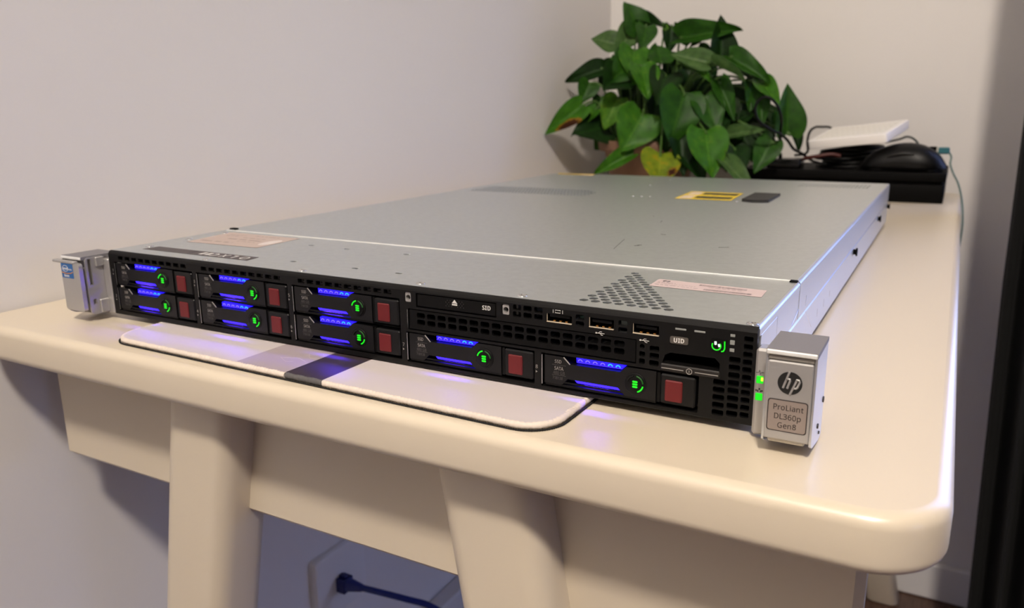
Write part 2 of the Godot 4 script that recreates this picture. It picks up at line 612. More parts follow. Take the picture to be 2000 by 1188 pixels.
func make_drive() -> Node3D:
	var d := Node3D.new()
	mbox("caddy_body", 0.2, 0.4, -100, 77.2, 16.2, -5.5, 0.0, M.caddy, d)
	var plate := PackedVector2Array()
	for p in [[1.2, 1.6], [10.3, 1.6], [13.6, 5.0], [39.5, 5.0], [43.1, 1.6], [58.2, 1.6], [58.2, 15.9], [43.8, 15.9], [40.5, 12.9], [14.8, 12.7], [11.5, 15.9], [1.2, 15.9]]: plate.append(Vector2(p[0], p[1]) * MM)
	var mb := MB.new()
	mb.prism(plate, -0.0055, -0.0002)
	put("front_plate", mb.mesh(), M.caddy, d)
	mbox("lower_rail", 1.2, 0.3, -5, 58.2, 1.65, -0.6, 0.2, M.black, d)
	mbox("added_beam_bar", 11.5, 2.45, -0.55, 42.2, 3.3, -0.25, 0.1, M.black, d)  # added bar that narrows the strip light into a streak
	stroke("edge_highlight", [[11.4, 15.8], [14.8, 12.6]], 0.6, M.print, d, -0.25)  # highlight on the bevel put in as a pale stroke
	mbox("metal_edge", -0.45, 0.6, -6, -0.15, 15.8, -0.1, 0.0, M.chrome, d)
	# light strips in the two notches
	mb = MB.new()
	mb.prism(PackedVector2Array([Vector2(17.0, 13.3) * MM, Vector2(40.6, 13.5) * MM, Vector2(42.3, 15.3) * MM, Vector2(16.8, 15.8) * MM]), -0.0055, -0.0032)
	note(put("light_strip", mb.mesh(), M.deep_glow, d), "glowing blue strip above the handle")
	for k in 6:
		stroke("light_crown", arc(19.0 + 3.9 * k, 13.9, 1.05, 10, 170, 8), 0.62 if k > 3 else 0.5, M.cyan_glow if k > 3 else M.pale_glow, d, -2.95)
	stroke("light_crown", [[17.2, 13.5], [40.6, 13.7]], 0.5, M.blue_glow, d, -3.0)
	mb = MB.new()
	mb.prism(PackedVector2Array([Vector2(17.6, 2.9) * MM, Vector2(40.8, 2.9) * MM, Vector2(38.8, 4.9) * MM, Vector2(15.6, 4.9) * MM]), -0.0055, -0.0026)
	note(put("light_strip", mb.mesh(), M.blue_glow, d), "glowing blue strip below the handle")
	# activity disc
	mb = MB.new()
	mb.lathe([[0.0, -0.001], [0.0051, -0.001], [0.0051, 0.0], [0.0049, 0.0002], [0.0, 0.0002]], 32, Transform3D(Basis(Vector3.RIGHT, PI / 2.0), p3(48.2, 8.4, 0)))
	put("status_disc", mb.mesh(), M.black, d)
	stroke("disc_rim", arc(48.2, 8.4, 5.15, 0, 345, 23), 0.45, M.caddy, d, 0.0, true)
	for k in 3:
		mb = MB.new()
		mb.prism(rrect(46.9 * MM, (9.0 - 1.25 * k) * MM, 49.5 * MM, (9.95 - 1.25 * k) * MM, 0.45 * MM, 4), 0.0, 0.0004)
		put("disk_icon", mb.mesh(), M.green_glow, d)
	# latch
	mbox("latch_block", 60.3, 1.2, -6, 76.6, 15.5, 0.3, 0.7, M.caddy, d)
	mbox("hinge_gap", 58.5, 1.2, -5, 60.0, 15.5, -0.9, 0.0, M.black, d)
	note(mbox("release_button", 62.7, 2.8, -1, 70.8, 13.0, 1.0, 0.5, M.red, d), "dark red release button")
	text(d, "SSD", p3(8.4, 13.3, -0.2), 1.75 * MM, M.print, Basis.IDENTITY, false, false, 0.9)
	stroke("label_line", [[5.2, 11.5], [12.6, 11.5]], 0.16, M.dim_print, d, -0.2)
	text(d, "SATA", p3(8.8, 9.8, -0.2), 1.75 * MM, M.print, Basis.IDENTITY, false, false, 0.9)
	text(d, "480 GB", p3(8.9, 7.5, -0.2), 1.6 * MM, M.dim_print, Basis.IDENTITY, false, false, 0.9)
	stroke("label_line", [[5.2, 6.3], [12.6, 6.3]], 0.16, M.dim_print, d, -0.2)
	text(d, "718138", p3(8.2, 4.8, -0.2), 1.45 * MM, M.dim_print, Basis.IDENTITY, false, false, 0.85)
	return d


func server_case(o: Node3D) -> void:
	# tray: floor, walls and back
	var mb := MB.new()
	mb.box(p3(0.6, 0, -698), p3(434.2, 1.2, -30))
	mb.box(p3(0.6, 1.2, -698), p3(1.8, 42.5, -8))
	mb.box(p3(2, 1.2, -698), p3(433, 42.5, -696.8))
	put("chassis", mb.mesh(), M.side_steel, o)
	mbox("chassis_side", 431.6, 0.3, -697.5, 434.9, 23.6, -42.4, 0.9, M.side_steel, o)
	mbox("chassis_side", 431.6, 23.6, -130, 434.6, 40.4, -42.4, 0.3, M.side_steel, o)
	mbox("front_side", 431.6, 0.3, -41.4, 434.8, 40.2, -6, 0.4, M.side_steel, o)
	mbox("added_dark_board", 332, 32.5, -98, 430, 34, -14, 0.0, mat(Color(0.06, 0.12, 0.09), 0.5), o)  # dark board added so the air holes above it read dark
	mbox("circuit_board", 3, 4, -690, 431, 10, -105, 0.0, mat(Color(0.10, 0.22, 0.14), 0.6), o)
	# front cover with its triangle of hexagonal air holes
	mb = MB.new()
	mb.box(p3(0.6, 43.7, -100), p3(432.9, 44.7, -2.4))
	var h := MB.new()
	for i in 15:
		for j in 15:
			if (i + j) % 2 == 0 and i + j <= 14:
				h.prism(disc2((348.5 + 3.05 * i) * MM, (-13.0 - 5.05 * j) * MM, 0.00252, 6), 0.03, 0.06, flat)
	for q in [[114.1, -75.6], [146.7, -75], [195.5, -75.9], [146.1, -25.1], [195.5, -25], [227.6, -24.7]]:
		h.prism(rrect((q[0] - 2.3) * MM, (q[1] - 1.3) * MM, (q[0] + 2.3) * MM, (q[1] + 1.1) * MM, 0.9 * MM, 2), 0.03, 0.06, flat)
	pierced("front_cover", mb.mesh(), h.mesh(), M.steel, o)
	for q in [[114.1, -75.6], [146.7, -75], [195.5, -75.9], [146.1, -25.1], [195.5, -25], [227.6, -24.7]]:
		mb = MB.new()
		mb.lathe([[0.0, 0.0], [0.0023, 0.0], [0.0019, 0.0002], [0.001, 0.00035], [0.0, 0.0004]], 14, Transform3D(Basis.IDENTITY.scaled(Vector3(1, 1, 0.45)), p3(q[0], 44.6, q[1] - 2.1)))
		put("pressed_dimple", mb.mesh(), M.steel, o)
	# rolled edges of both covers: a quarter round and a short lip
	for e in [[-99.8, -2.4, 0.0, 40.3], [-698.0, -100.8, 0.45, 24.2]]:
		for s in [1, -1]:
			var q := PackedVector2Array()
			var r := 1.9
			var xr := 434.9 if s > 0 else -0.2
			for k in 7:
				var w := PI / 2.0 * k / 6.0
				q.append(Vector2(xr - s * (r - r * cos(w)), 44.7 + e[2] - r + r * sin(w)) * MM)
			q.append(Vector2(xr - s * r, 43.5 + e[2]) * MM)
			q.append(Vector2(xr - s * 0.9, 42.5 + e[2]) * MM)
			q.append(Vector2(xr - s * 0.9, e[3]) * MM)
			q.append(Vector2(xr, e[3]) * MM)
			mb = MB.new()
			mb.prism(q, e[0] * MM, e[1] * MM, Transform3D.IDENTITY, false)
			put("cover_edge", mb.mesh(), M.side_steel, o)
	# main lid with rear air holes
	mb = MB.new()
	mb.box(p3(1.7, 43.7, -698), p3(433.0, 45.15, -100.8), 0.0002)
	h = MB.new()
	for i in 36:
		for j in 13:
			var x := 17.0 + 4.0 * i + (2.0 if j % 2 else 0.0)
			var z := -437.0 - 4.6 * j
			if i < 30 or j < 20 - (i - 24):
				h.prism(disc2(x * MM, z * MM, 0.0019, 6), 0.03, 0.06, flat)
	for i in 19:
		for j in 10:
			h.prism(rrect((343.0 + 4.0 * i) * MM, (-629.5 - 4.4 * j) * MM, (345.6 + 4.0 * i) * MM, (-627.0 - 4.4 * j) * MM, 0.4 * MM, 2), 0.03, 0.06, flat)
	pierced("main_lid", mb.mesh(), h.mesh(), M.steel, o)
	mbox("lit_lid_seam", 2, 43.4, -101.1, 432.6, 45.3, -100.4, 0.25, M.lit_edge, o)  # pale strip stands in for the glint along the seam
	mbox("lid_catch", 429.5, 43.6, -101.5, 433.5, 45.5, -97.6, 0.3, M.dark, o)
	mbox("lid_catch", 3.6, 43.6, -106.5, 9.6, 46.2, -102.2, 0.3, M.dark, o)
	# rivets and small screws
	for q in [[13.7, -22.8], [12.5, -56.8], [12.9, -89.4], [91, -5.9], [171.5, -6.1], [254.9, -7.9], [317.4, -7.2], [431.0, -5.0]]:
		mb = MB.new()
		mb.lathe([[0.0, 0.0], [0.0028, 0.0], [0.0026, 0.0004], [0.0016, 0.0007], [0.0009, 0.0007], [0.0007, 0.0003], [0.0, 0.0003]], 18, Transform3D(Basis.IDENTITY, p3(q[0], 44.65, q[1])))
		put("rivet", mb.mesh(), M.chrome, o)
	for q in [[209.3, -452], [218.2, -453.5], [226.7, -454.9], [186.3, -571], [186.3, -645.8], [317.8, -446]]:
		mb = MB.new()
		mb.lathe([[0.0, 0.0], [0.0015, 0.0], [0.0012, 0.0006], [0.0, 0.0008]], 12, Transform3D(Basis.IDENTITY, p3(q[0], 45.1, q[1])))
		put("rivet", mb.mesh(), M.chrome, o)
	for z in [-356.7, -573.8, -690.8]:
		mb = MB.new()
		mb.lathe([[0.0, 0.0], [0.0022, 0.0], [0.0022, 0.0022], [0.0034, 0.0022], [0.0034, 0.0032], [0.0, 0.0034]], 16, Transform3D(Basis(Vector3.BACK, -PI / 2.0), p3(434.6, 19.5, z)))
		note(put("rail_pin", mb.mesh(), M.dark, o), "black rail pin on the side")
	for q in [[-123.4, 32.8, -122.7, 26.8], [-173.2, 13.5, -173.0, 8.5], [-199.6, 14.1, -199.4, 9.0], [-226, 14.2, -225.8, 10.0], [-124.8, 23.0, -151.8, 7.3], [-82.4, 25.2, -100, 30.0]]:
		mb = MB.new()
		mb.tube(PackedVector3Array([p3(434.85, q[1], q[0]), p3(434.85, q[3], q[2])]), 0.00014, 5)
		put("scratch_mark", mb.mesh(), M.chrome, o)
	# black release latch on the lid
	var poly := PackedVector2Array([Vector2(319.5, -518) * MM, Vector2(345, -518) * MM, Vector2(346.5, -453) * MM])
	for k in 7: poly.append(Vector2(346.5 - 25.0 * (k + 1) / 8.0, -453 + 5.0 * sin(PI * (k + 1) / 8.0)) * MM)
	poly.append(Vector2(321, -453) * MM)
	mb = MB.new()
	mb.prism(poly, 0.0448, 0.0476, flat)
	note(put("lid_latch", mb.mesh(), mat(Color(0.07, 0.06, 0.06), 0.5), o), "black plastic lid latch")


func server_bezel(o: Node3D) -> void:
	var prof := PackedVector2Array([Vector2(-3, 0.05) * MM, Vector2(-0.4, 0.05) * MM, Vector2(0, 0.4) * MM, Vector2(0, 42.2) * MM, Vector2(-0.5, 43.3) * MM, Vector2(-1.6, 44.3) * MM, Vector2(-2.4, 44.5) * MM, Vector2(-3, 44.5) * MM])
	var mb := MB.new()
	mb.prism(prof, 0.0, 0.4345, along_x)
	var h := MB.new()
	for x in [4.9, 86.5, 168.1]:
		holes_rr(h, x, 2.9, x + 78.3, 37.2, 0.4)
		for k in 10: holes_rr(h, x + 5.2 + 6.95 * k, 38.8, x + 10.4 + 6.95 * k, 41.3, 0.4)
	holes_rr(h, 249.9, 2.3, 328.0, 19.4, 0.4)
	holes_rr(h, 331.7, 1.9, 410.4, 19.2, 0.4)
	holes_rr(h, 251.6, 20.6, 380.8, 32.4, 0.4)
	holes_rr(h, 257.2, 33.6, 306.5, 41.4, 0.3)
	for p in [[249.7, 35.7, 253.9, 41.2], [309.6, 35.8, 313.9, 41.3]]: holes_rr(h, p[0], p[1], p[2], p[3], 0.8)
	for x in [318.3, 324.2, 330.2]:
		for y in [40.4, 36.9]: holes_rr(h, x - 2.3, y - 1.35, x + 2.3, y + 1.35, 0.6)
	holes_rr(h, 334.2, 34.8, 348.3, 39.6, 1.2)
	holes_rr(h, 356.6, 35.0, 369.6, 40.2, 0.3)
	holes_rr(h, 378.4, 34.8, 391.4, 40.0, 0.3)
	for p in [[352.3, 39.4], [352.3, 36.2], [373.9, 39.1], [373.9, 35.9]]: holes_rr(h, p[0] - 2.2, p[1] - 1.25, p[0] + 2.2, p[1] + 1.25, 0.6)
	h.prism(disc2(383.5 * MM, 29.4 * MM, 1.2 * MM, 16), -0.02, 0.02)
	for y in [25.8, 22.3]: holes_rr(h, 382.2, y - 1.3, 385.0, y + 1.3, 0.6)
	for y in [29.1, 25.7, 22.2]: holes_rr(h, 387.1, y - 1.3, 391.6, y + 1.3, 0.6)
	h.prism(PackedVector2Array([Vector2(393.2, 23.2) * MM, Vector2(419.2, 23.2) * MM, Vector2(419.2, 26.5) * MM, Vector2(417, 28.6) * MM, Vector2(397, 28.4) * MM, Vector2(394.4, 27) * MM]), -0.02, 0.02)
	for k in 5: holes_rr(h, 416.7, 3.7 + 3.55 * k - 1.3, 421.9, 3.7 + 3.55 * k + 1.3, 0.6)
	for k in 8: holes_rr(h, 423.1, 4.3 + 3.55 * k - 1.3, 428.0, 4.3 + 3.55 * k + 1.3, 0.6)
	for k in 11: holes_rr(h, 428.9, 4.6 + 3.45 * k - 1.25, 432.9, 4.6 + 3.45 * k + 1.25, 0.6)
	pierced("front_bezel", mb.mesh(), h.mesh(), M.bezel, o)
	mbox("added_sill", 3.0, 0.2, -30, 431.0, 1.5, -3, 0.0, M.bezel, o)  # black ledge added so the lowest vent cells read dark
	for x in [4.9, 86.5, 168.1]:
		mbox("cage_lip", x + 4.4, 38.2, -6.4, x + 74.4, 39.25, -3.2, 0.2, M.silver, o)
		for k in [0, 2, 4, 7, 9]: mbox("cage_lip", x + 5.2 + 6.95 * k, 39.25, -6.4, x + 5.9 + 6.95 * k, 40.8, -3.4, 0.1, M.silver, o)
	# slim drive cover with two rows of cells
	mb = MB.new()
	mb.box(p3(252.0, 21.0, -6), p3(380.4, 32.0, -0.4), 0.0003)
	h = MB.new()
	for k in 18:
		for y in [29.1, 25.4]: holes_rr(h, 259.7 + 6.62 * k - 2.6, y - 1.45, 259.7 + 6.62 * k + 2.6, y + 1.45, 0.8)
	pierced("slim_bay_cover", mb.mesh(), h.mesh(), M.black, o)
	mbox("metal_edge", 251.0, 21.0, -6, 251.4, 31.6, 0.0, 0.0, M.chrome, o)
	# information tray
	mbox("pull_tray", 257.7, 34.1, -8, 306.0, 40.9, -0.3, 0.4, M.black, o)
	text(o, "SID", p3(300.6, 38.0, -0.25), 2.3 * MM, M.white_print, Basis.IDENTITY, true)
	mb = MB.new()
	mb.prism(PackedVector2Array([Vector2(279.9, 38.3) * MM, Vector2(283.1, 38.3) * MM, Vector2(281.5, 40.2) * MM]), -0.0003, -0.0001)
	mb.prism(PackedVector2Array([Vector2(279.9, 37.2) * MM, Vector2(283.1, 37.2) * MM, Vector2(283.1, 37.9) * MM, Vector2(279.9, 37.9) * MM]), -0.0003, -0.0001)
	put("eject_symbol", mb.mesh(), M.white_print, o)
	for k in 13:
		if absf(k - 6) > 1:
			for r in 4:
				if r % 2 == k % 2: mbox("grip_dot", 276.0 + 0.9 * k, 36.3 + 1.0 * r, -0.4, 276.3 + 0.9 * k, 36.6 + 1.0 * r, -0.1, 0.0, M.dim_print, o)
	# screw plates
	for x in [251.8, 311.75]:
		mb = MB.new()
		mb.prism(rrect((x - 1.95) * MM, 35.9 * MM, (x + 1.95) * MM, 41.0 * MM, 0.7 * MM, 3), -0.004, -0.0006)
		h = MB.new()
		h.prism(disc2(x * MM, 38.3 * MM, 1.45 * MM, 20), -0.02, 0.02)
		pierced("screw_plate", mb.mesh(), h.mesh(), M.silver, o)
	for x in [316.4, 326.6]: mbox("cage_lip", x - 0.7, 35.6, -9.5, x + 0.9, 41.6, -3.2, 0.2, M.silver, o)
	# display and USB sockets
	for u in [[334.6, 35.1, 347.9, 39.3], [356.9, 35.2, 369.3, 40.0], [378.7, 35.0, 391.1, 39.8]]:
		var port := base("display_port" if u[0] < 350 else "usb_port", Vector3.ZERO, o)
		mb = MB.new()
		mb.box(p3(u[0], u[1], -1.1), p3(u[2], u[1] + 0.36, -0.15))
		mb.box(p3(u[0], u[1] + 0.36, -1.1), p3(u[0] + 0.13, u[3], -0.4))
		put("shell", mb.mesh(), M.lit_lip, port)  # lower and left rim only, painted in the lit tone
		mb = MB.new()
		mb.box(p3(u[0] + 0.3, u[3] - 0.4, -9), p3(u[2], u[3], -1.2))
		mb.box(p3(u[0], u[1], -9), p3(u[2], u[1] + 0.3, -1.1))
		mb.box(p3(u[0], u[1] + 0.3, -9), p3(u[0] + 0.2, u[3], -1.1))
		mb.box(p3(u[2] - 0.35, u[1] + 0.45, -9), p3(u[2], u[3] - 0.4, -1.2))
		put("shaded_shell", mb.mesh(), M.black, port)  # rest of the same shell, its shade put in as black
		mbox("socket_back", u[0], u[1], -10, u[2], u[3], -8.9, 0.0, M.black, port)
		mbox("tongue", u[0] + 1.2, u[1] + 2.4, -8.9, u[2] - 1.2, u[1] + 3.9, -1.2, 0.2, M.black, port)
		for k in 3: mbox("contact", u[0] + 3.0 + 3.2 * k, u[1] + 0.45, -6, u[0] + 4.2 + 3.2 * k, u[1] + 0.9, -1.4, 0.0, mat(Color(0.75, 0.55, 0.3), 0.3, 1.0), port)
	stroke("display_symbol", [[339.3, 40.2], [342.1, 40.2], [342.1, 41.5], [339.3, 41.5]], 0.3, M.white_print, o, 0.0, true)
	for x in [338.2, 343.2]: stroke("display_symbol", [[x, 40.0], [x, 41.7]], 0.3, M.white_print, o)
	for c in [[362.7, 32.9], [384.5, 32.3]]:
		stroke("usb_symbol", [[c[0] - 2.0, c[1]], [c[0] + 2.2, c[1]]], 0.26, M.white_print, o)
		stroke("usb_symbol", [[c[0] - 0.9, c[1]], [c[0] - 0.1, c[1] + 0.8], [c[0] + 0.9, c[1] + 0.8]], 0.24, M.white_print, o)
		stroke("usb_symbol", [[c[0] - 0.2, c[1]], [c[0] + 0.6, c[1] - 0.8], [c[0] + 1.4, c[1] - 0.8]], 0.24, M.white_print, o)
		stroke("usb_symbol", arc(c[0] - 2.0, c[1], 0.3, 0, 300, 5), 0.3, M.white_print, o, 0.0, true)
	# buttons and lamps at the end
	mb = MB.new()
	mb.prism(rrect(396.6 * MM, 33.0 * MM, 404.9 * MM, 36.3 * MM, 0.9 * MM, 4), -0.001, 0.0006)
	put("locator_button", mb.mesh(), mat(Color(0.33, 0.31, 0.29), 0.2), o)
	text(o, "UID", p3(400.7, 34.6, 0.62), 2.05 * MM, M.white_print, Basis.IDENTITY, true)
	for x in [398.7, 407.3]: mbox("network_lamp", x, 39.4, -0.5, x + 4.9, 40.2, 0.2, 0.1, M.lens_grey, o)
	for q in [[39.3, 40.5], [35.8, 37.8], [32.6, 34.1]]: mbox("network_lamp", 423.1, q[0], -0.5, 425.1, q[1], 0.2, 0.1, M.lens_grey, o)
	mb = MB.new()
	mb.prism(rrect(414.6 * MM, 31.6 * MM, 421.6 * MM, 37.4 * MM, 1.0 * MM, 4), -0.001, 0.0003)
	put("power_button", mb.mesh(), M.black, o)
	stroke("power_light", arc(417.4, 34.5, 1.9, 150, 395, 16), 0.6, M.green_glow, o, 0.4)
	stroke("power_light", [[416.9, 36.4], [417.0, 35.0]], 1.0, M.white_glow, o, 0.4)
	stroke("power_light", [[418.4, 35.4], [418.7, 34.2]], 0.9, M.white_glow, o, 0.4)
	stroke("power_light", [[420.9, 36.9], [421.0, 33.6], [420.5, 32.4], [419.6, 32.2]], 0.6, M.green_glow, o, 0.4)
	# pull tab
	mbox("pull_tab", 392.6, 19.6, -6, 419.6, 23.0, 0.9, 0.5, mat(Color(0.10, 0.085, 0.08), 0.5), o)
	for q in [[393.2, 403.4], [408.6, 419.0]]: stroke("tab_line", [[q[0], 21.0], [q[1], 21.0]], 0.4, M.print, o, 0.9)
	stroke("power_symbol", arc(406, 21.0, 1.25, 0, 345, 23), 0.4, M.print, o, 0.9, true)
	stroke("power_symbol", [[406, 20.4], [406, 21.6]], 0.4, M.print, o, 0.9)


func server_ears(o: Node3D) -> void:
	# right: flange, lamps, housing with the maker's mark
	var e := base("rack_ear", Vector3.ZERO, o)
	note(e, "silver ear at the end with two green lamps and lettering")
	mbox("flange", 434.9, -2.2, -6, 441.4, 36.6, 3.0, 1.0, M.silver, e)
	for q in [[21.2, 24.7], [13.6, 17.0]]:
		mbox("lamp", 435.7, q[0], 2, 438.7, q[1], 3.25, 0.3, M.green_glow, e)
	mbox("lamp", 437.6, 22.4, 3.0, 438.6, 24.2, 3.45, 0.3, M.yellow_glow, e)
	stroke("pulse_symbol", [[435.4, 26.0], [436.4, 26.0], [436.8, 27.2], [437.3, 25.2], [437.7, 26.2], [438.6, 26.2]], 0.28, M.dark_print, e, 3.0)
	for q in [[435.9, 18.1], [437.2, 18.9], [438.4, 18.1], [436.6, 17.8], [437.8, 17.8]]: mbox("network_symbol", q[0] - 0.3, q[1] - 0.3, 2.9, q[0] + 0.3, q[1] + 0.3, 3.1, 0.0, M.dark_print, e)
	stroke("network_symbol", [[435.9, 18.1], [437.2, 18.5], [438.4, 18.1]], 0.2, M.dark_print, e, 3.0)
	ear_housing(e, 441.9, 461.3)
	mbox("front_panel", 442.6, 3.4, 15.2, 460.2, 36.8, 17.2, 0.5, M.silver, e)
	mbox("latch_bar", 441.7, 36.9, 13.0, 460.6, 39.4, 16.8, 0.7, mat(Color(0.62, 0.60, 0.57), 0.25, 0.3), e)
	mbox("lower_lip", 444.0, 1.6, 11.0, 458.6, 3.6, 15.8, 0.6, mat(Color(0.75, 0.72, 0.66), 0.3), e)
	var mb := MB.new()
	mb.prism(disc2(451.6 * MM, 28.2 * MM, 4.75 * MM, 40), 0.0171, 0.01735)
	put("emblem_disc", mb.mesh(), M.dark_print, e)
	var z := 17.35
	stroke("emblem", [[451.2, 33.0], [449.1, 25.9]], 0.95, M.silver, e, z)
	stroke("emblem", [[450.2, 29.4], [450.6, 29.95], [451.5, 29.9], [451.6, 29.2], [450.7, 25.9]], 0.95, M.silver, e, z)
	stroke("emblem", [[454.2, 30.0], [451.9, 23.4]], 0.95, M.silver, e, z)
	stroke("emblem", [[453.9, 29.9], [455.0, 29.9], [455.3, 29.2], [454.5, 26.8], [454.0, 26.3], [453.0, 26.3]], 0.95, M.silver, e, z)
	mb = MB.new()
	mb.prism(rrect(443.6 * MM, 7.2 * MM, 459.2 * MM, 20.9 * MM, 1.2 * MM, 4), 0.0171, 0.01728)
	put("name_plate_border", mb.mesh(), M.brown_print, e)
	mb = MB.new()
	mb.prism(rrect(444.0 * MM, 7.6 * MM, 458.8 * MM, 20.5 * MM, 1.0 * MM, 4), 0.0171, 0.01736)
	put("name_plate", mb.mesh(), mat(Color(0.60, 0.55, 0.52), 0.45, 0.3), e)
	text(e, "ProLiant", p3(451.6, 17.6, 17.38), 2.3 * MM, M.brown_print)
	text(e, "DL360p", p3(451.6, 13.7, 17.38), 2.3 * MM, M.brown_print)
	text(e, "Gen8", p3(451.6, 9.9, 17.38), 2.3 * MM, M.brown_print)
	for q in [[-8.9, 14.4, 1.3], [2.2, 6.3, 1.1], [-3.0, 1.5, 0.7]]:
		mb = MB.new()
		mb.lathe([[0.0, -0.0003], [q[2] * MM, -0.0003], [q[2] * MM, 0.0003], [0.0, 0.0003]], 14, Transform3D(Basis(Vector3.BACK, -PI / 2.0), p3(461.5, q[1], q[0])))
		put("hole_disc", mb.mesh(), mat(Color(0.28, 0.27, 0.27), 0.45, 0.6), e)  # side hole drawn as a disc, its shade put into the grey
	# left: flange, housing, loose front panel with a blue sticker
	e = base("rack_ear", Vector3.ZERO, o)
	note(e, "silver ear with a blue sticker and an open inner side")
	mbox("flange", -6.4, 0.2, -6, -0.3, 38.5, 0.8, 0.6, M.silver, e)
	ear_housing(e, -28.5, -7.2, 13.5, 9.0)
	var rim := PackedVector2Array()
	for p in rrect(-0.5, 1.2, 13.2, 40.8, 2.4, 4): rim.append(p * MM)
	mb = MB.new()
	mb.prism(rim, -0.0076, -0.0064, along_x)
	var hs := MB.new()
	hs.prism(PackedVector2Array([Vector2(9.0, 21.9) * MM, Vector2(11.6, 21.9) * MM, Vector2(11.6, 39.6) * MM, Vector2(9.0, 39.6) * MM]), -0.02, 0.0, along_x)
	hs.prism(PackedVector2Array([Vector2(8.5, 8.0) * MM, Vector2(11.0, 8.0) * MM, Vector2(11.0, 11.9) * MM, Vector2(8.5, 11.9) * MM]), -0.02, 0.0, along_x)
	pierced("inner_side", mb.mesh(), hs.mesh(), M.silver, e)
	mbox("inner_rib", -6.5, 34.0, 0.5, -4.6, 40.4, 6.5, 0.5, M.silver, e)
	mbox("inner_rib", -6.5, 1.6, 0.5, -4.6, 11.0, 6.8, 0.5, M.silver, e)
	mb = MB.new()
	mb.prism(rrect(-26.2 * MM, 4.4 * MM, -6.2 * MM, 37.6 * MM, 2.2 * MM, 4), 0.0155, 0.0182)
	put("front_panel", mb.mesh(), M.silver, e)
	mbox("panel_tab", -34.5, 37.0, 15.0, -11.0, 38.8, 18.8, 0.5, M.silver, e)
	mbox("panel_hinge", -24.0, 8.0, 12.0, -9.0, 34.0, 15.8, 0.5, M.silver, e)
	mb = MB.new()
	mb.prism(rrect(-25.6 * MM, 26.9 * MM, -13.0 * MM, 37.0 * MM, 0.5 * MM, 3), 0.0182, 0.01835)
	put("blue_sticker", mb.mesh(), mat(Color(0.10, 0.36, 0.62), 0.4), e)
	var swirl := []
	for k in 20: swirl.append([-21.3 + 3.0 * cos(TAU * k / 20.0), 33.4 + 2.1 * sin(TAU * k / 20.0)])
	stroke("emblem", swirl, 0.35, M.white_print, e, 18.35, true)
	text(e, "intel", p3(-21.3, 33.4, 18.37), 1.7 * MM, M.white_print, Basis.IDENTITY, true)
	text(e, "inside", p3(-16.2, 33.0, 18.37), 1.1 * MM, M.white_print)
	stroke("sticker_line", [[-25.4, 30.6], [-21.0, 29.9], [-16.0, 30.3], [-13.2, 31.4]], 0.7, mat(Color(0.75, 0.5, 0.2), 0.4), e, 18.3)
	text(e, "Xeon", p3(-20.6, 28.5, 18.37), 1.7 * MM, M.white_print, Basis.IDENTITY, true)


func ear_housing(e: Node3D, x0: float, x1: float, front := 15.4, hollow := 0.0) -> void:
	var prof := PackedVector2Array()
	for q in [[-11.5, -1.6], [-6, -2.4], [4, -0.8], [front - 3.0, 1.6], [front - 0.6, 3.0], [front, 4.2], [front, 40.2], [-11.5, 39.8]]: prof.append(Vector2(q[0], q[1]) * MM)
	var mb := MB.new()
	mb.prism(prof, (x0 + 0.5) * MM, (x1 - 0.8 - hollow) * MM, along_x)
	put("housing", mb.mesh(), M.silver, e)
	for s in [x1 - 0.9, x0 - 0.1]:
		if hollow > 0.0 and s > x0: continue
		mb = MB.new()
		var side := PackedVector2Array()
		for q in [[-11.7, -2.0], [-6, -2.9], [4, -1.2], [front - 2.0, 0.6], [front + 1.4, 2.6], [front + 1.4, 39.5], [front + 0.5, 41.4], [-11.7, 41.0]]: side.append(Vector2(q[0], q[1]) * MM)
		mb.prism(side, s * MM, (s + 0.9) * MM, along_x)
		put("side_plate", mb.mesh(), M.side_steel if x0 > 0 else M.silver, e)
	var cap := PackedVector2Array()
	for q in [[-11.7, 39.6], [front + 0.4, 39.4], [front + 1.9, 39.6], [front + 2.3, 40.4], [front + 1.8, 41.6], [-11.7, 41.4]]: cap.append(Vector2(q[0], q[1]) * MM)
	mb = MB.new()
	mb.prism(cap, (x0 - 0.2) * MM, (x1 + 0.1) * MM, along_x)
	put("top_cap", mb.mesh(), M.shaded_silver, e)  # top painted darker than the other silver, as if shaded
	mb = MB.new()
	mb.box(p3(x0 - 0.1, 39.5, front + 1.6), p3(x1, 41.4, front + 2.6), 0.0004)
	put("lit_cap_lip", mb.mesh(), M.lit_edge, e)  # pale bar stands in for the lit front edge of the cap


# flat print stuck on the lid: a thin plate whose top shows the picture
func sticker(called: String, corners: Array, y: float, im: Image, parent: Node, rough := 0.5) -> MeshInstance3D:
	# corners (mm, x z): far left, far right, near right, near left
	var st := SurfaceTool.new()
	st.begin(Mesh.PRIMITIVE_TRIANGLES)
	var uvs := [Vector2(0, 0), Vector2(1, 0), Vector2(1, 1), Vector2(0, 1)]
	var top := []
	var low := []
	for c in corners:
		top.append(p3(c[0], y + 0.12, c[1])); low.append(p3(c[0], y - 0.1, c[1]))
	for k in [0, 1, 2, 0, 2, 3]:
		st.set_uv(uvs[k]); st.set_normal(Vector3.UP); st.add_vertex(top[k])
	for k in 4:
		var m := (k + 1) % 4
		var n: Vector3 = (top[m] - top[k]).cross(Vector3.UP).normalized()
		for p in [[top[k], k], [low[k], k], [low[m], m], [top[k], k], [low[m], m], [top[m], m]]:
			st.set_uv(uvs[p[1]]); st.set_normal(n); st.add_vertex(p[0])
	return put(called, st.commit(), mat(Color.WHITE, rough, 0.0, {"albedo_texture": ImageTexture.create_from_image(im), "cull_mode": BaseMaterial3D.CULL_DISABLED}), parent)


static func plain_image(w: int, h: int, c: Color) -> Image:
	var im := Image.create(w, h, false, Image.FORMAT_RGB8)
	im.fill(c)
	return im


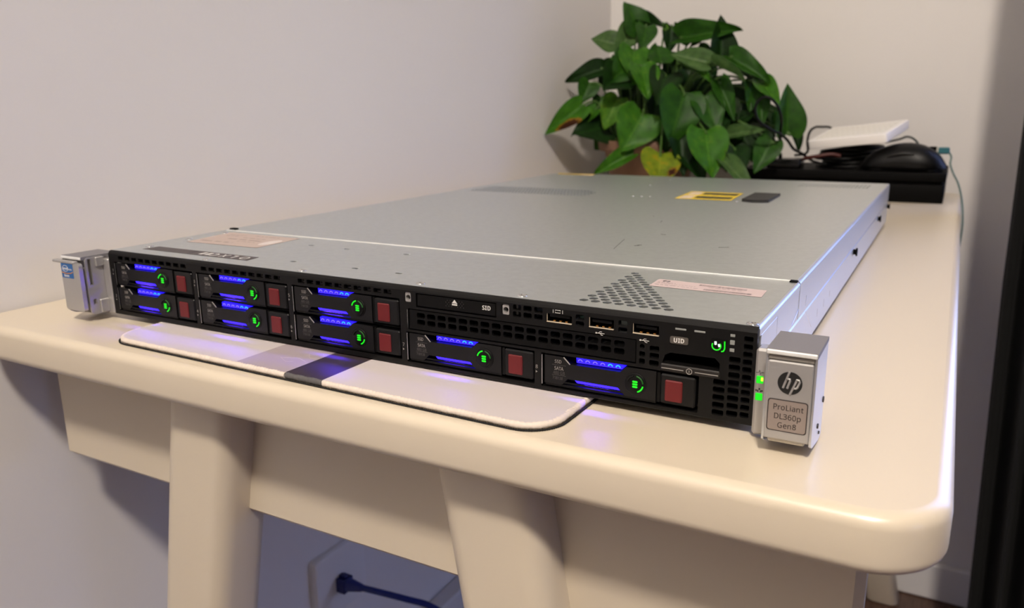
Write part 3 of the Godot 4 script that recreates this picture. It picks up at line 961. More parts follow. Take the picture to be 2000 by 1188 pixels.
func bars(im: Image, x0: int, y0: int, x1: int, y1: int, c: Color, lo := 2, hi := 6) -> void:
	var x := x0
	while x < x1:
		var w := rng.randi_range(lo, hi)
		im.fill_rect(Rect2i(x, y0, mini(w, x1 - x), y1 - y0), c)
		x += w + rng.randi_range(lo, hi)


func print_line(im: Image, x0: int, y0: int, x1: int, h: int, c: Color) -> void:
	var x := x0
	while x < x1:
		var w := rng.randi_range(h, h * 4)
		for k in range(x, mini(x + w, x1), 3): im.fill_rect(Rect2i(k, y0 + rng.randi_range(0, 1), 2, h - 1), c)
		x += w + h


func server_stickers(o: Node3D) -> void:
	var top := 44.7
	# dark strip with upside-down lettering
	var im := plain_image(64, 8, Color(0.28, 0.25, 0.25))
	note(sticker("name_strip", [[20.3, -25.2], [115.9, -25.6], [117.6, -14.1], [18.3, -13.6]], top, im, o), "dark strip with upside-down white letters")
	var turned := Basis(Vector3(-1, 0, 0), Vector3(0, 0, 1), Vector3(0, 1, 0))
	var k := 0
	for ch in ["O", "L", "X", "C"]:
		text(o, ch, p3([109.5, 100.0, 91.5, 82.5][k], 44.85, -19.8), 6.6 * MM, M.white_print, turned, false, false, 1.15)
		k += 1
	for x in [70.0, 75.5]: mbox("strip_bar", x, 44.8, -23.0, x + 3.0, 44.86, -16.6, 0.0, M.white_print, o)
	var bar := MB.new()
	bar.tube(PackedVector3Array([p3(62.5, 44.82, -23), p3(60.5, 44.82, -16.6)]), 0.0003, 5)
	put("strip_bar", bar.mesh(), M.dim_print, o)
	# pinkish service label
	im = plain_image(512, 330, Color(0.72, 0.65, 0.61))
	var ink := Color(0.47, 0.40, 0.36)
	for r in [[40, 250, 230, 22], [150, 160, 240, 20], [210, 110, 160, 14], [240, 40, 170, 12], [60, 60, 120, 10], [60, 90, 90, 10], [260, 210, 130, 10]]: print_line(im, r[0], r[1], r[0] + r[2], r[3], ink)
	for y in range(90, 260):
		var half := 34.0 * sqrt(maxf(0.0, 1.0 - pow((y - 175.0) / 85.0, 2.0)))
		im.fill_rect(Rect2i(int(462 - half), y, int(2.0 * half), 1), Color(0.83, 0.79, 0.77))
	note(sticker("service_label", [[14.6, -94.2], [86.3, -93.9], [87.2, -51.0], [20.5, -48.0]], top, im, o), "pinkish label with a torn white patch")
	# serial label
	im = plain_image(1024, 288, Color(0.78, 0.70, 0.68))
	ink = Color(0.33, 0.27, 0.26)
	bars(im, 420, 50, 860, 108, ink)
	bars(im, 500, 200, 930, 258, ink)
	print_line(im, 30, 110, 200, 16, ink)
	print_line(im, 30, 150, 400, 10, ink)
	print_line(im, 30, 200, 230, 16, ink)
	print_line(im, 250, 210, 440, 12, ink)
	print_line(im, 520, 130, 840, 16, ink)
	for y in range(24, 96):
		for x in range(56, 132):
			var rr := Vector2((x - 94) / 36.0, (y - 60) / 34.0).length()
			if rr < 1.0 and not (absf((x - 88) + (y - 60) * 0.3) < 5.0 or absf((x - 104) + (y - 60) * 0.3) < 5.0): im.set_pixel(x, y, Color(0.12, 0.1, 0.1))
	note(sticker("serial_label", [[365.7, -74.9], [423.3, -72.2], [423.9, -56.0], [366.0, -57.0]], top, im, o), "pale pink label with bar codes")
	# yellow caution label
	im = plain_image(300, 400, Color(0.86, 0.74, 0.10))
	for r in [30, 220]:
		im.fill_rect(Rect2i(14, r, 66, 150), Color(0.86, 0.78, 0.66))
		im.fill_rect(Rect2i(92, r + 18, 194, 96), Color(0.16, 0.15, 0.09))
		print_line(im, 92, r + 124, 280, 14, Color(0.35, 0.3, 0.1))
	note(sticker("caution_label", [[250.0, -525], [306.0, -525], [310.5, -452], [254.0, -450]], 45.2, im, o), "yellow label with two black fields")
	im = plain_image(300, 120, Color(0.80, 0.70, 0.38))
	im.fill_rect(Rect2i(20, 20, 160, 30), Color(0.45, 0.38, 0.2))
	im.fill_rect(Rect2i(200, 30, 90, 80), Color(0.86, 0.76, 0.55))
	note(sticker("rear_label", [[6, -697], [62, -697], [69, -672], [14, -676]], 45.2, im, o), "small yellow label at the rear edge")
	for q in [[317, -167, 319.5, -169.5], [318, -170, 320.5, -172], [281, -311, 279, -315], [294.9, -291, 297, -280], [317, -222, 321, -221], [369, -184.6, 375, -188], [301, -190, 309, -150]]:
		var s := MB.new()
		s.tube(PackedVector3Array([p3(q[0], 45.16, q[1]), p3(q[2], 45.16, q[3])]), 0.00018, 5)
		put("scratch_mark", s.mesh(), mat(Color(0.32, 0.32, 0.31), 0.6, 0.5), o)


# ---------------------------------------------------------------- mouse pad
func build_pad() -> void:
	var x0 := 0.0455; var x1 := 0.3575; var z0 := -0.215; var z1 := 0.0405
	var o := base("mouse_pad", Vector3(0.2, DESK_Y, 0.0))
	o.rotation.y = -0.018
	tag(o, "white cloth mouse pad with grey and dark bands and stitched rim, under the server", "mouse pad")
	var shift := Vector3(-0.2, 0, 0)
	var mb := MB.new()
	slab(mb, x0 + 0.001, z0 + 0.001, x1 - 0.001, z1 - 0.001, 0.0004, 0.0034, 0.017, 0.0008, 8, 2)
	var im := plain_image(2000, 40, Color(0.80, 0.765, 0.755))
	var pp := 2000.0 / (x1 - x0)
	im.fill_rect(Rect2i(int((0.1592 - x0) * pp), 0, int(0.0385 * pp), 40), Color(0.665, 0.615, 0.62))
	im.fill_rect(Rect2i(int((0.1977 - x0) * pp), 0, int(0.0268 * pp), 40), Color(0.185, 0.135, 0.145))
	var cloth := mat(Color(1, 1, 1), 0.55, 0.0, {"albedo_texture": ImageTexture.create_from_image(im), "texture_repeat": false, "rim_enabled": true, "rim": 0.15})
	cloth.normal_enabled = false
	put("cloth_top", mb.mesh(func(p: Vector3) -> Vector2: return Vector2((p.x - x0) / (x1 - x0), (p.z - z0) / (z1 - z0))), cloth, o).position = shift
	# stitched rim: threads lie across a rounded bead
	var line := rrect(x0 + 0.0019, z0 + 0.0019, x1 - 0.0019, z1 - 0.0019, 0.0165, 10)
	var pts := PackedVector3Array()
	var n := line.size()
	for i in n:
		var a := line[i]; var b := line[(i + 1) % n]
		var m := maxi(1, int(a.distance_to(b) / 0.00055))
		for k in m: pts.append(Vector3(lerpf(a.x, b.x, float(k) / m), 0.0019, lerpf(a.y, b.y, float(k) / m)))
	var from := 0; var to := 0
	for i in pts.size():
		if pts[i].z > 0.03:
			if pts[i].x > 0.1985: from = i if from == 0 else from
			if pts[i].x > 0.2245 : to = i
	for part in [0, 1]:
		var line_pts := PackedVector3Array()
		var rad := PackedFloat32Array()
		for i in pts.size() + 1:
			var q := pts[i % pts.size()]
			var dark := q.z > 0.03 and q.x > 0.1985 and q.x < 0.2250
			if dark == (part == 1):
				line_pts.append(q)
				rad.append(0.0017 + 0.00012 * sin(i * TAU / 4.0) + 0.00009 * sin(i * 0.37))
			elif part == 0 and line_pts.size():
				bead(line_pts, rad, o, shift, part)
				line_pts = PackedVector3Array(); rad = PackedFloat32Array()
		if line_pts.size(): bead(line_pts, rad, o, shift, part)
	# black chain of thread along the lower edge
	var thread := mat(Color(0.05, 0.045, 0.045), 0.8)
	for ph in 2:
		var chain := PackedVector3Array()
		var edge := rrect(x0 - 0.0004, z0 - 0.0004, x1 + 0.0004, z1 + 0.0004, 0.0185, 10)
		var run := 0.0
		for i in edge.size():
			var a := edge[i]; var b := edge[(i + 1) % edge.size()]
			var m := maxi(1, int(a.distance_to(b) / 0.0005))
			var side := Vector2(-(b - a).normalized().y, (b - a).normalized().x)
			for k in m:
				var q := a.lerp(b, float(k) / m) + side * 0.00035 * sin(run * TAU / 0.0024 + PI * ph)
				chain.append(Vector3(q.x, 0.0005 + 0.0002 * cos(run * TAU / 0.0024 + PI * ph), q.y))
				run += a.distance_to(b) / m
		var cb := MB.new()
		cb.tube(chain, 0.00034, 5, true)
		put("chain_stitch", cb.mesh(), thread, o).position = shift
	var spikes := MB.new()
	for i in range(0, pts.size(), 4):
		if pts[i].z < -0.03: continue
		var a := pts[i]; var b := pts[(i + 1) % pts.size()]
		var out := (b - a).normalized().cross(Vector3.UP)
		if out.dot(a - Vector3(0.2, 0, -0.09)) < 0.0: out = -out
		spikes.tube(PackedVector3Array([a + out * 0.0022 + Vector3(0, -0.0014, 0), a + out * 0.00225 + Vector3(0, -0.0006 + 0.0003 * sin(i), 0)]), [0.0002, 0.00004], 4)
	var sp := put("thread_ends", spikes.mesh(), thread, o)
	sp.position = shift
	sp.set_meta("kind", "stuff")
	# printed mark and pale lines
	mb = MB.new()
	for k in 8:
		var x := 0.2772 + 0.0023 * k
		mb.prism(PackedVector2Array([Vector2(x, -0.0082), Vector2(x + 0.0011, -0.0082), Vector2(x + 0.0004, -0.0035), Vector2(x - 0.0007, -0.0035)]), 0.0033, 0.00346, flat)
	mb.prism(PackedVector2Array([Vector2(0.2742, -0.0105), Vector2(0.2748, -0.0105), Vector2(0.2775, -0.0030), Vector2(0.2768, -0.0030)]), 0.0033, 0.00346, flat)
	put("printed_mark", mb.mesh(), mat(Color(0.33, 0.24, 0.26), 0.8), o).position = shift
	mb = MB.new()
	for s in [[0.176, 0.0205, 0.186, 0.0165], [0.186, 0.0165, 0.194, 0.0195], [0.176, 0.0205, 0.184, 0.0245], [0.184, 0.0245, 0.188, 0.0225], [0.186, 0.008, 0.1915, 0.0135], [0.1915, 0.0135, 0.1955, 0.0125], [0.1925, 0.004, 0.1955, 0.0065]]:
		mb.tube(PackedVector3Array([Vector3(s[0], 0.00336, s[1]), Vector3(s[2], 0.00336, s[3])]), 0.00013, 4)
	put("printed_line", mb.mesh(), mat(Color(0.76, 0.71, 0.72), 0.8), o).position = shift


func bead(line_pts: PackedVector3Array, rad: PackedFloat32Array, o: Node3D, shift: Vector3, part: int) -> void:
	if line_pts.size() < 2: return
	var mb := MB.new()
	mb.tube(line_pts, rad, 10)
	put("stitched_rim", mb.mesh(), mat(Color(0.86, 0.81, 0.76) if part == 0 else Color(0.34, 0.33, 0.33), 0.75, 0.0, {"rim_enabled": true, "rim": 0.3}), o).position = shift


# ---------------------------------------------------------------- plant
# heart-shaped leaf of length 1 along +z and half-width 1 along x, folded along the midrib and drooping
func leaf_mesh(fold: float, droop: float, twist: float) -> ArrayMesh:
	var st := SurfaceTool.new()
	st.begin(Mesh.PRIMITIVE_TRIANGLES)
	st.set_smooth_group(0)
	var nu := 16; var nv := 5
	var grid := []
	for i in nu + 1:
		var u := float(i) / nu
		var w := pow(sin(PI * pow(u, 0.62)), 0.85) * (1.0 - 0.25 * u) * 1.2 if i > 0 and i < nu else 0.0
		var row := []
		for j in range(-nv, nv + 1):
			var a := absf(float(j) / nv)
			var s := float(j) / nv
			var back := 0.20 * pow(1.0 - u, 2.2) * pow(a, 1.1) * (1.0 if i > 0 else 0.0)
			var h := fold * a * w * 0.5 - droop * u * u + 0.025 * sin(u * 9.0 + s * 3.0 + twist * 7.0) * a + twist * s * u * 0.12
			row.append([Vector3(s * w * 0.5, h, u - back), Vector2(0.5 + 0.5 * s, u)])
		grid.append(row)
	for i in nu:
		for j in 2 * nv:
			var q := [grid[i][j], grid[i][j + 1], grid[i + 1][j + 1], grid[i + 1][j]]
			for k in [0, 2, 1, 0, 3, 2]:
				st.set_uv(q[k][1])
				st.add_vertex(q[k][0])
	st.generate_normals()
	return st.commit()


func leaf_material(deep: Color, vein: Color, patch: Color, patches: float, scorch := 0.0, seed_ := 1) -> StandardMaterial3D:
	var im := Image.create(96, 160, false, Image.FORMAT_RGB8)
	var n := FastNoiseLite.new()
	n.seed = seed_
	n.frequency = 0.03
	for y in 160:
		for x in 96:
			var s := (x - 47.5) / 47.5
			var u := y / 159.0
			var c := deep
			var p := n.get_noise_2d(x, y * 0.8)
			c = c.lerp(patch, clampf((p - 0.15) * 4.0, 0.0, 1.0) * patches)
			c = c.lerp(deep.darkened(0.25), clampf(-p * 1.2, 0.0, 0.6))
			var rib := exp(-pow(s / 0.035, 2.0)) * 0.8
			var side := pow(maxf(0.0, cos((u - absf(s) * 0.32) * TAU * 6.0)), 14.0) * 0.28 * (1.0 - absf(s))
			c = c.lerp(vein, clampf(rib + side, 0.0, 0.9))
			if scorch > 0.0:
				var d := Vector2(s - 0.75, (u - 0.52) * 2.2).length() + n.get_noise_2d(x * 3, y * 3) * 0.12
				if d < scorch: c = Color(0.46, 0.34, 0.07) if d > scorch * 0.74 else Color(0.20, 0.09, 0.03)
			im.set_pixel(x, y, c)
	return mat(Color.WHITE, 0.46, 0.0, {"albedo_texture": ImageTexture.create_from_image(im), "texture_repeat": false, "cull_mode": BaseMaterial3D.CULL_DISABLED, "backlight_enabled": true, "backlight": Color(0.42, 0.42, 0.42), "metallic_specular": 0.3})


func build_plant() -> void:
	var at := Vector3(0.047, DESK_Y, -0.965)
	var o := base("potted_pothos", at)
	tag(o, "leafy green pothos in a brown clay pot standing behind the server", "plant")
	var mb := MB.new()
	mb.lathe([[0.0, 0.0], [0.058, 0.0], [0.062, 0.003], [0.076, 0.068], [0.084, 0.069], [0.086, 0.072], [0.087, 0.084], [0.085, 0.0865], [0.0815, 0.086], [0.079, 0.072], [0.0, 0.072]], 48)
	put("pot", mb.mesh(), mat(Color(0.50, 0.37, 0.29), 0.65, 0.0, {"albedo_texture": noise_tex(0.015, 256, false, 4, 4, two_tone(Color(0.8, 0.78, 0.76), Color(1, 1, 1))), "uv1_triplanar": true, "uv1_scale": Vector3(6, 6, 6)}), o)
	mb = MB.new()
	mb.lathe([[0.0, 0.070], [0.079, 0.070], [0.079, 0.074], [0.05, 0.078], [0.0, 0.079]], 32)
	put("soil", mb.mesh(), mat(Color(0.07, 0.05, 0.04), 0.95), o)
	var tones := [
		leaf_material(Color(0.07, 0.17, 0.035), Color(0.12, 0.25, 0.06), Color(0.10, 0.22, 0.05), 0.5, 0.0, 1),
		leaf_material(Color(0.13, 0.28, 0.05), Color(0.22, 0.37, 0.10), Color(0.17, 0.33, 0.06), 0.5, 0.0, 2),
		leaf_material(Color(0.19, 0.38, 0.06), Color(0.29, 0.47, 0.12), Color(0.32, 0.44, 0.09), 0.5, 0.0, 3),
		leaf_material(Color(0.25, 0.36, 0.18), Color(0.40, 0.48, 0.28), Color(0.32, 0.41, 0.22), 0.5, 0.0, 4),
		leaf_material(Color(0.42, 0.49, 0.09), Color(0.50, 0.55, 0.13), Color(0.54, 0.50, 0.08), 0.8, 0.24, 5),
		leaf_material(Color(0.19, 0.38, 0.05), Color(0.27, 0.45, 0.10), Color(0.25, 0.42, 0.07), 0.4, 0.55, 6),
		leaf_material(Color(0.25, 0.42, 0.08), Color(0.36, 0.50, 0.14), Color(0.36, 0.46, 0.11), 0.6, 0.0, 7),
	]
	var leaves := [
		[Vector3(0.0215, 0.2558, -0.9700), Vector3(-0.0000, 0.3031, -0.9600), 0.0487, 1, 0.25],
		[Vector3(0.0100, 0.2741, -0.9900), Vector3(0.0692, 0.2612, -0.9700), 0.0219, 0, 0.50],
		[Vector3(-0.0264, 0.2380, -0.9850), Vector3(-0.0656, 0.2516, -0.9750), 0.0366, 3, 0.35],
		[Vector3(0.0106, 0.2628, -0.9700), Vector3(-0.0032, 0.2193, -0.9300), 0.0370, 3, 0.25],
		[Vector3(0.0372, 0.2618, -0.9550), Vector3(0.0421, 0.2269, -0.9300), 0.0330, 1, 0.30],
		[Vector3(0.0784, 0.2599, -0.9600), Vector3(0.0799, 0.2202, -0.9500), 0.0279, 0, 0.40],
		[Vector3(0.0718, 0.2548, -0.9500), Vector3(0.0679, 0.2674, -0.9500), 0.0090, 6, 0.50],
		[Vector3(0.0959, 0.2397, -0.9500), Vector3(0.1926, 0.2497, -0.9200), 0.0347, 1, 0.30],
		[Vector3(0.1071, 0.2332, -0.9800), Vector3(0.1395, 0.2496, -0.9800), 0.0164, 0, 0.40],
		[Vector3(0.1681, 0.2020, -0.9300), Vector3(0.1660, 0.2688, -0.9300), 0.0390, 0, 0.45],
		[Vector3(0.1619, 0.1976, -0.8900), Vector3(0.1053, 0.2140, -0.8800), 0.0308, 3, 0.25],
		[Vector3(0.1171, 0.2010, -0.9000), Vector3(0.1656, 0.1781, -0.8800), 0.0201, 2, 0.30],
		[Vector3(0.1828, 0.2070, -0.9200), Vector3(0.2456, 0.1753, -0.9100), 0.0290, 1, 0.30],
		[Vector3(0.1674, 0.1952, -0.8900), Vector3(0.2176, 0.1764, -0.8700), 0.0128, 3, 0.50],
		[Vector3(0.1967, 0.1882, -0.9500), Vector3(0.2370, 0.1642, -0.9300), 0.0218, 0, 0.30],
		[Vector3(0.2299, 0.1703, -0.9300), Vector3(0.2646, 0.1385, -0.9000), 0.0273, 2, 0.30],
		[Vector3(0.2695, 0.0930, -0.9500), Vector3(0.2666, 0.1654, -0.9500), 0.0435, 1, 0.35],
		[Vector3(0.2646, 0.1016, -1.0300), Vector3(0.2792, 0.0666, -1.0200), 0.0181, 0, 0.30],
		[Vector3(0.2581, 0.0841, -0.9000), Vector3(0.2420, 0.0423, -0.8700), 0.0348, 1, 0.20],
		[Vector3(0.2012, 0.0560, -0.8500), Vector3(0.2558, 0.0190, -0.8200), 0.0237, 3, 0.25],
		[Vector3(0.1681, 0.0998, -0.8600), Vector3(0.1936, 0.0372, -0.8200), 0.0557, 2, 0.15],
		[Vector3(0.1307, 0.1550, -0.8700), Vector3(0.1226, 0.0821, -0.8400), 0.0631, 1, 0.20],
		[Vector3(0.1549, 0.1488, -0.8900), Vector3(0.1860, 0.1010, -0.8700), 0.0446, 1, 0.20],
		[Vector3(0.1718, 0.1712, -0.9100), Vector3(0.2029, 0.1170, -0.8900), 0.0262, 1, 0.30],
		[Vector3(0.1958, 0.0930, -0.8900), Vector3(0.2477, 0.1039, -0.8800), 0.0198, 3, 0.30],
		[Vector3(0.1858, 0.1071, -0.9300), Vector3(0.2279, 0.1299, -0.9300), 0.0220, 0, 0.30],
		[Vector3(0.0633, 0.1254, -0.8800), Vector3(0.0440, 0.0706, -0.8500), 0.0640, 2, 0.18],
		[Vector3(0.0130, 0.1495, -0.9000), Vector3(-0.0018, 0.1033, -0.8800), 0.0396, 6, 0.20],
		[Vector3(-0.0233, 0.1338, -0.9000), Vector3(-0.0551, 0.1038, -0.8900), 0.0236, 2, 0.30],
		[Vector3(-0.0422, 0.1389, -0.8850), Vector3(-0.0938, 0.0948, -0.8520), 0.0351, 5, 0.30],
		[Vector3(-0.0497, 0.1754, -0.9300), Vector3(-0.0553, 0.1440, -0.9100), 0.0324, 1, 0.35],
		[Vector3(-0.0345, 0.1986, -0.9500), Vector3(-0.0921, 0.1797, -0.9280), 0.0293, 0, 0.30],
		[Vector3(0.0039, 0.1785, -0.9100), Vector3(-0.0103, 0.2180, -0.9300), 0.0283, 1, 0.30],
		[Vector3(0.0304, 0.2238, -0.9200), Vector3(0.0467, 0.1752, -0.8800), 0.0501, 2, 0.20],
		[Vector3(0.0541, 0.1983, -0.8900), Vector3(0.0795, 0.1528, -0.8600), 0.0442, 2, 0.25],
		[Vector3(0.0770, 0.2018, -0.9200), Vector3(0.0606, 0.2345, -0.9400), 0.0374, 1, 0.30],
		[Vector3(0.0518, 0.0642, -0.8700), Vector3(0.0004, 0.0353, -0.8400), 0.0259, 2, 0.30],
		[Vector3(0.1089, 0.0671, -0.8350), Vector3(0.1199, 0.0245, -0.8000), 0.0550, 4, 0.12],
		[Vector3(0.1248, 0.1054, -0.8700), Vector3(0.1449, 0.0372, -0.8400), 0.0372, 0, 0.30],
		[Vector3(0.1359, 0.0718, -0.8700), Vector3(0.1763, 0.0306, -0.8400), 0.0416, 0, 0.25],
		[Vector3(0.2062, 0.0754, -0.8800), Vector3(0.2290, 0.0389, -0.8500), 0.0378, 0, 0.25],
		[Vector3(0.0668, 0.1551, -0.9200), Vector3(0.0727, 0.1125, -0.9000), 0.0277, 0, 0.30],
		[Vector3(0.2155, 0.1708, -0.9400), Vector3(0.2195, 0.1285, -0.9200), 0.0264, 1, 0.30],
		[Vector3(0.2275, 0.1510, -0.9400), Vector3(0.2389, 0.1089, -0.9200), 0.0248, 1, 0.30],
		[Vector3(0.2527, 0.1233, -0.9600), Vector3(0.2488, 0.0959, -0.9500), 0.0158, 1, 0.30],
		[Vector3(0.2248, 0.0941, -0.9550), Vector3(0.2538, 0.0823, -0.9450), 0.0253, 0, 0.30],
		[Vector3(0.1066, 0.2358, -0.9700), Vector3(0.0769, 0.2662, -0.9800), 0.0281, 1, 0.30],
		[Vector3(-0.0138, 0.2016, -0.9600), Vector3(-0.0433, 0.1707, -0.9500), 0.0396, 0, 0.30],
		[Vector3(0.0010, 0.1850, -0.9700), Vector3(0.0097, 0.1432, -0.9500), 0.0411, 0, 0.30],
		[Vector3(0.0344, 0.1846, -0.9900), Vector3(0.0775, 0.1587, -0.9700), 0.0443, 0, 0.30],
		[Vector3(0.0896, 0.2070, -0.9800), Vector3(0.0749, 0.1705, -0.9500), 0.0466, 0, 0.30],
		[Vector3(0.1137, 0.1817, -0.9600), Vector3(0.1047, 0.1420, -0.9400), 0.0476, 0, 0.30],
		[Vector3(0.1440, 0.1811, -0.9700), Vector3(0.1353, 0.1377, -0.9500), 0.0425, 0, 0.30],
		[Vector3(0.1698, 0.1569, -0.9700), Vector3(0.2007, 0.1214, -0.9500), 0.0419, 0, 0.30],
		[Vector3(0.2005, 0.1408, -0.9800), Vector3(0.1920, 0.0938, -0.9600), 0.0422, 0, 0.30],
		[Vector3(0.0760, 0.1424, -0.9500), Vector3(0.0759, 0.0925, -0.9300), 0.0416, 0, 0.30],
		[Vector3(0.1358, 0.1258, -0.9500), Vector3(0.1592, 0.0713, -0.9200), 0.0486, 0, 0.30],
		[Vector3(0.1678, 0.0867, -0.9300), Vector3(0.1938, 0.0419, -0.9000), 0.0445, 0, 0.30],
		[Vector3(0.2023, 0.0941, -0.9500), Vector3(0.2248, 0.0562, -0.9300), 0.0366, 0, 0.30],
		[Vector3(-0.0322, 0.1520, -0.9400), Vector3(-0.0368, 0.1229, -0.9300), 0.0258, 0, 0.30],
		[Vector3(0.1143, 0.2219, -0.9800), Vector3(0.1461, 0.1948, -0.9600), 0.0327, 0, 0.30],
		[Vector3(0.0940, 0.1030, -0.9000), Vector3(0.1004, 0.0642, -0.8850), 0.0322, 0, 0.30],
		[Vector3(0.1753, 0.2035, -0.9700), Vector3(0.2106, 0.1790, -0.9600), 0.0271, 0, 0.30],
	]
	for i in 30:
		var w := rng.randf() * TAU
		var r := 0.035 + 0.10 * sqrt(rng.randf())
		var b := at + Vector3(r * cos(w) * 1.1 + 0.02, rng.randf_range(0.10, 0.235), 0.75 * r * sin(w) - 0.01)
		b.x = maxf(b.x, -0.03)
		var d := Vector3(cos(w) * 0.6, rng.randf_range(-0.75, -0.1), sin(w) * 0.6 + 0.35).normalized() * rng.randf_range(0.05, 0.075)
		if (b + d).x < -0.08: d.x = -0.01
		leaves.append([b, b + d, rng.randf_range(0.042, 0.060), [0, 0, 0, 1][i % 4], 0.3])
	var stem_mat := mat(Color(0.24, 0.37, 0.11), 0.5)
	var k := 0
	for q in leaves:
		var b: Vector3 = q[0]; var t: Vector3 = q[1]
		var along := t - b
		var n := (CAM_POS + Vector3(0.25, 0.55, -0.2) - (b + t) / 2.0).normalized()
		n += Vector3(rng.randf_range(-0.25, 0.25), rng.randf_range(-0.1, 0.3), rng.randf_range(-0.2, 0.2))
		n = (n - along.normalized() * n.dot(along.normalized())).normalized()
		var side := n.cross(along.normalized()).normalized()
		var leaf := put("leaf", leaf_mesh(q[4], rng.randf_range(0.05, 0.16), rng.randf_range(-0.8, 0.8)), tones[q[3]], o)
		leaf.transform = Transform3D(Basis(side * q[2] * 1.04, n * along.length(), along * 1.04), b - at)
		# leaf stalk from the soil
		var root := at + Vector3(clampf(b.x - at.x, -0.05, 0.05) * rng.randf_range(0.3, 0.9), 0.076, clampf(b.z - at.z, -0.05, 0.05) * rng.randf_range(0.3, 0.9))
		var mid := root.lerp(b, 0.55) + Vector3(0, 0.03 + 0.02 * rng.randf(), 0)
		if b.y < root.y: mid.y = root.y + 0.04
		var path := smooth_path([root - at, mid - at, b - at, b - at + along * 0.05], 7)
		mb = MB.new()
		mb.tube(path, 0.0016, 6)
		put("stalk", mb.mesh(), stem_mat, o)
		k += 1


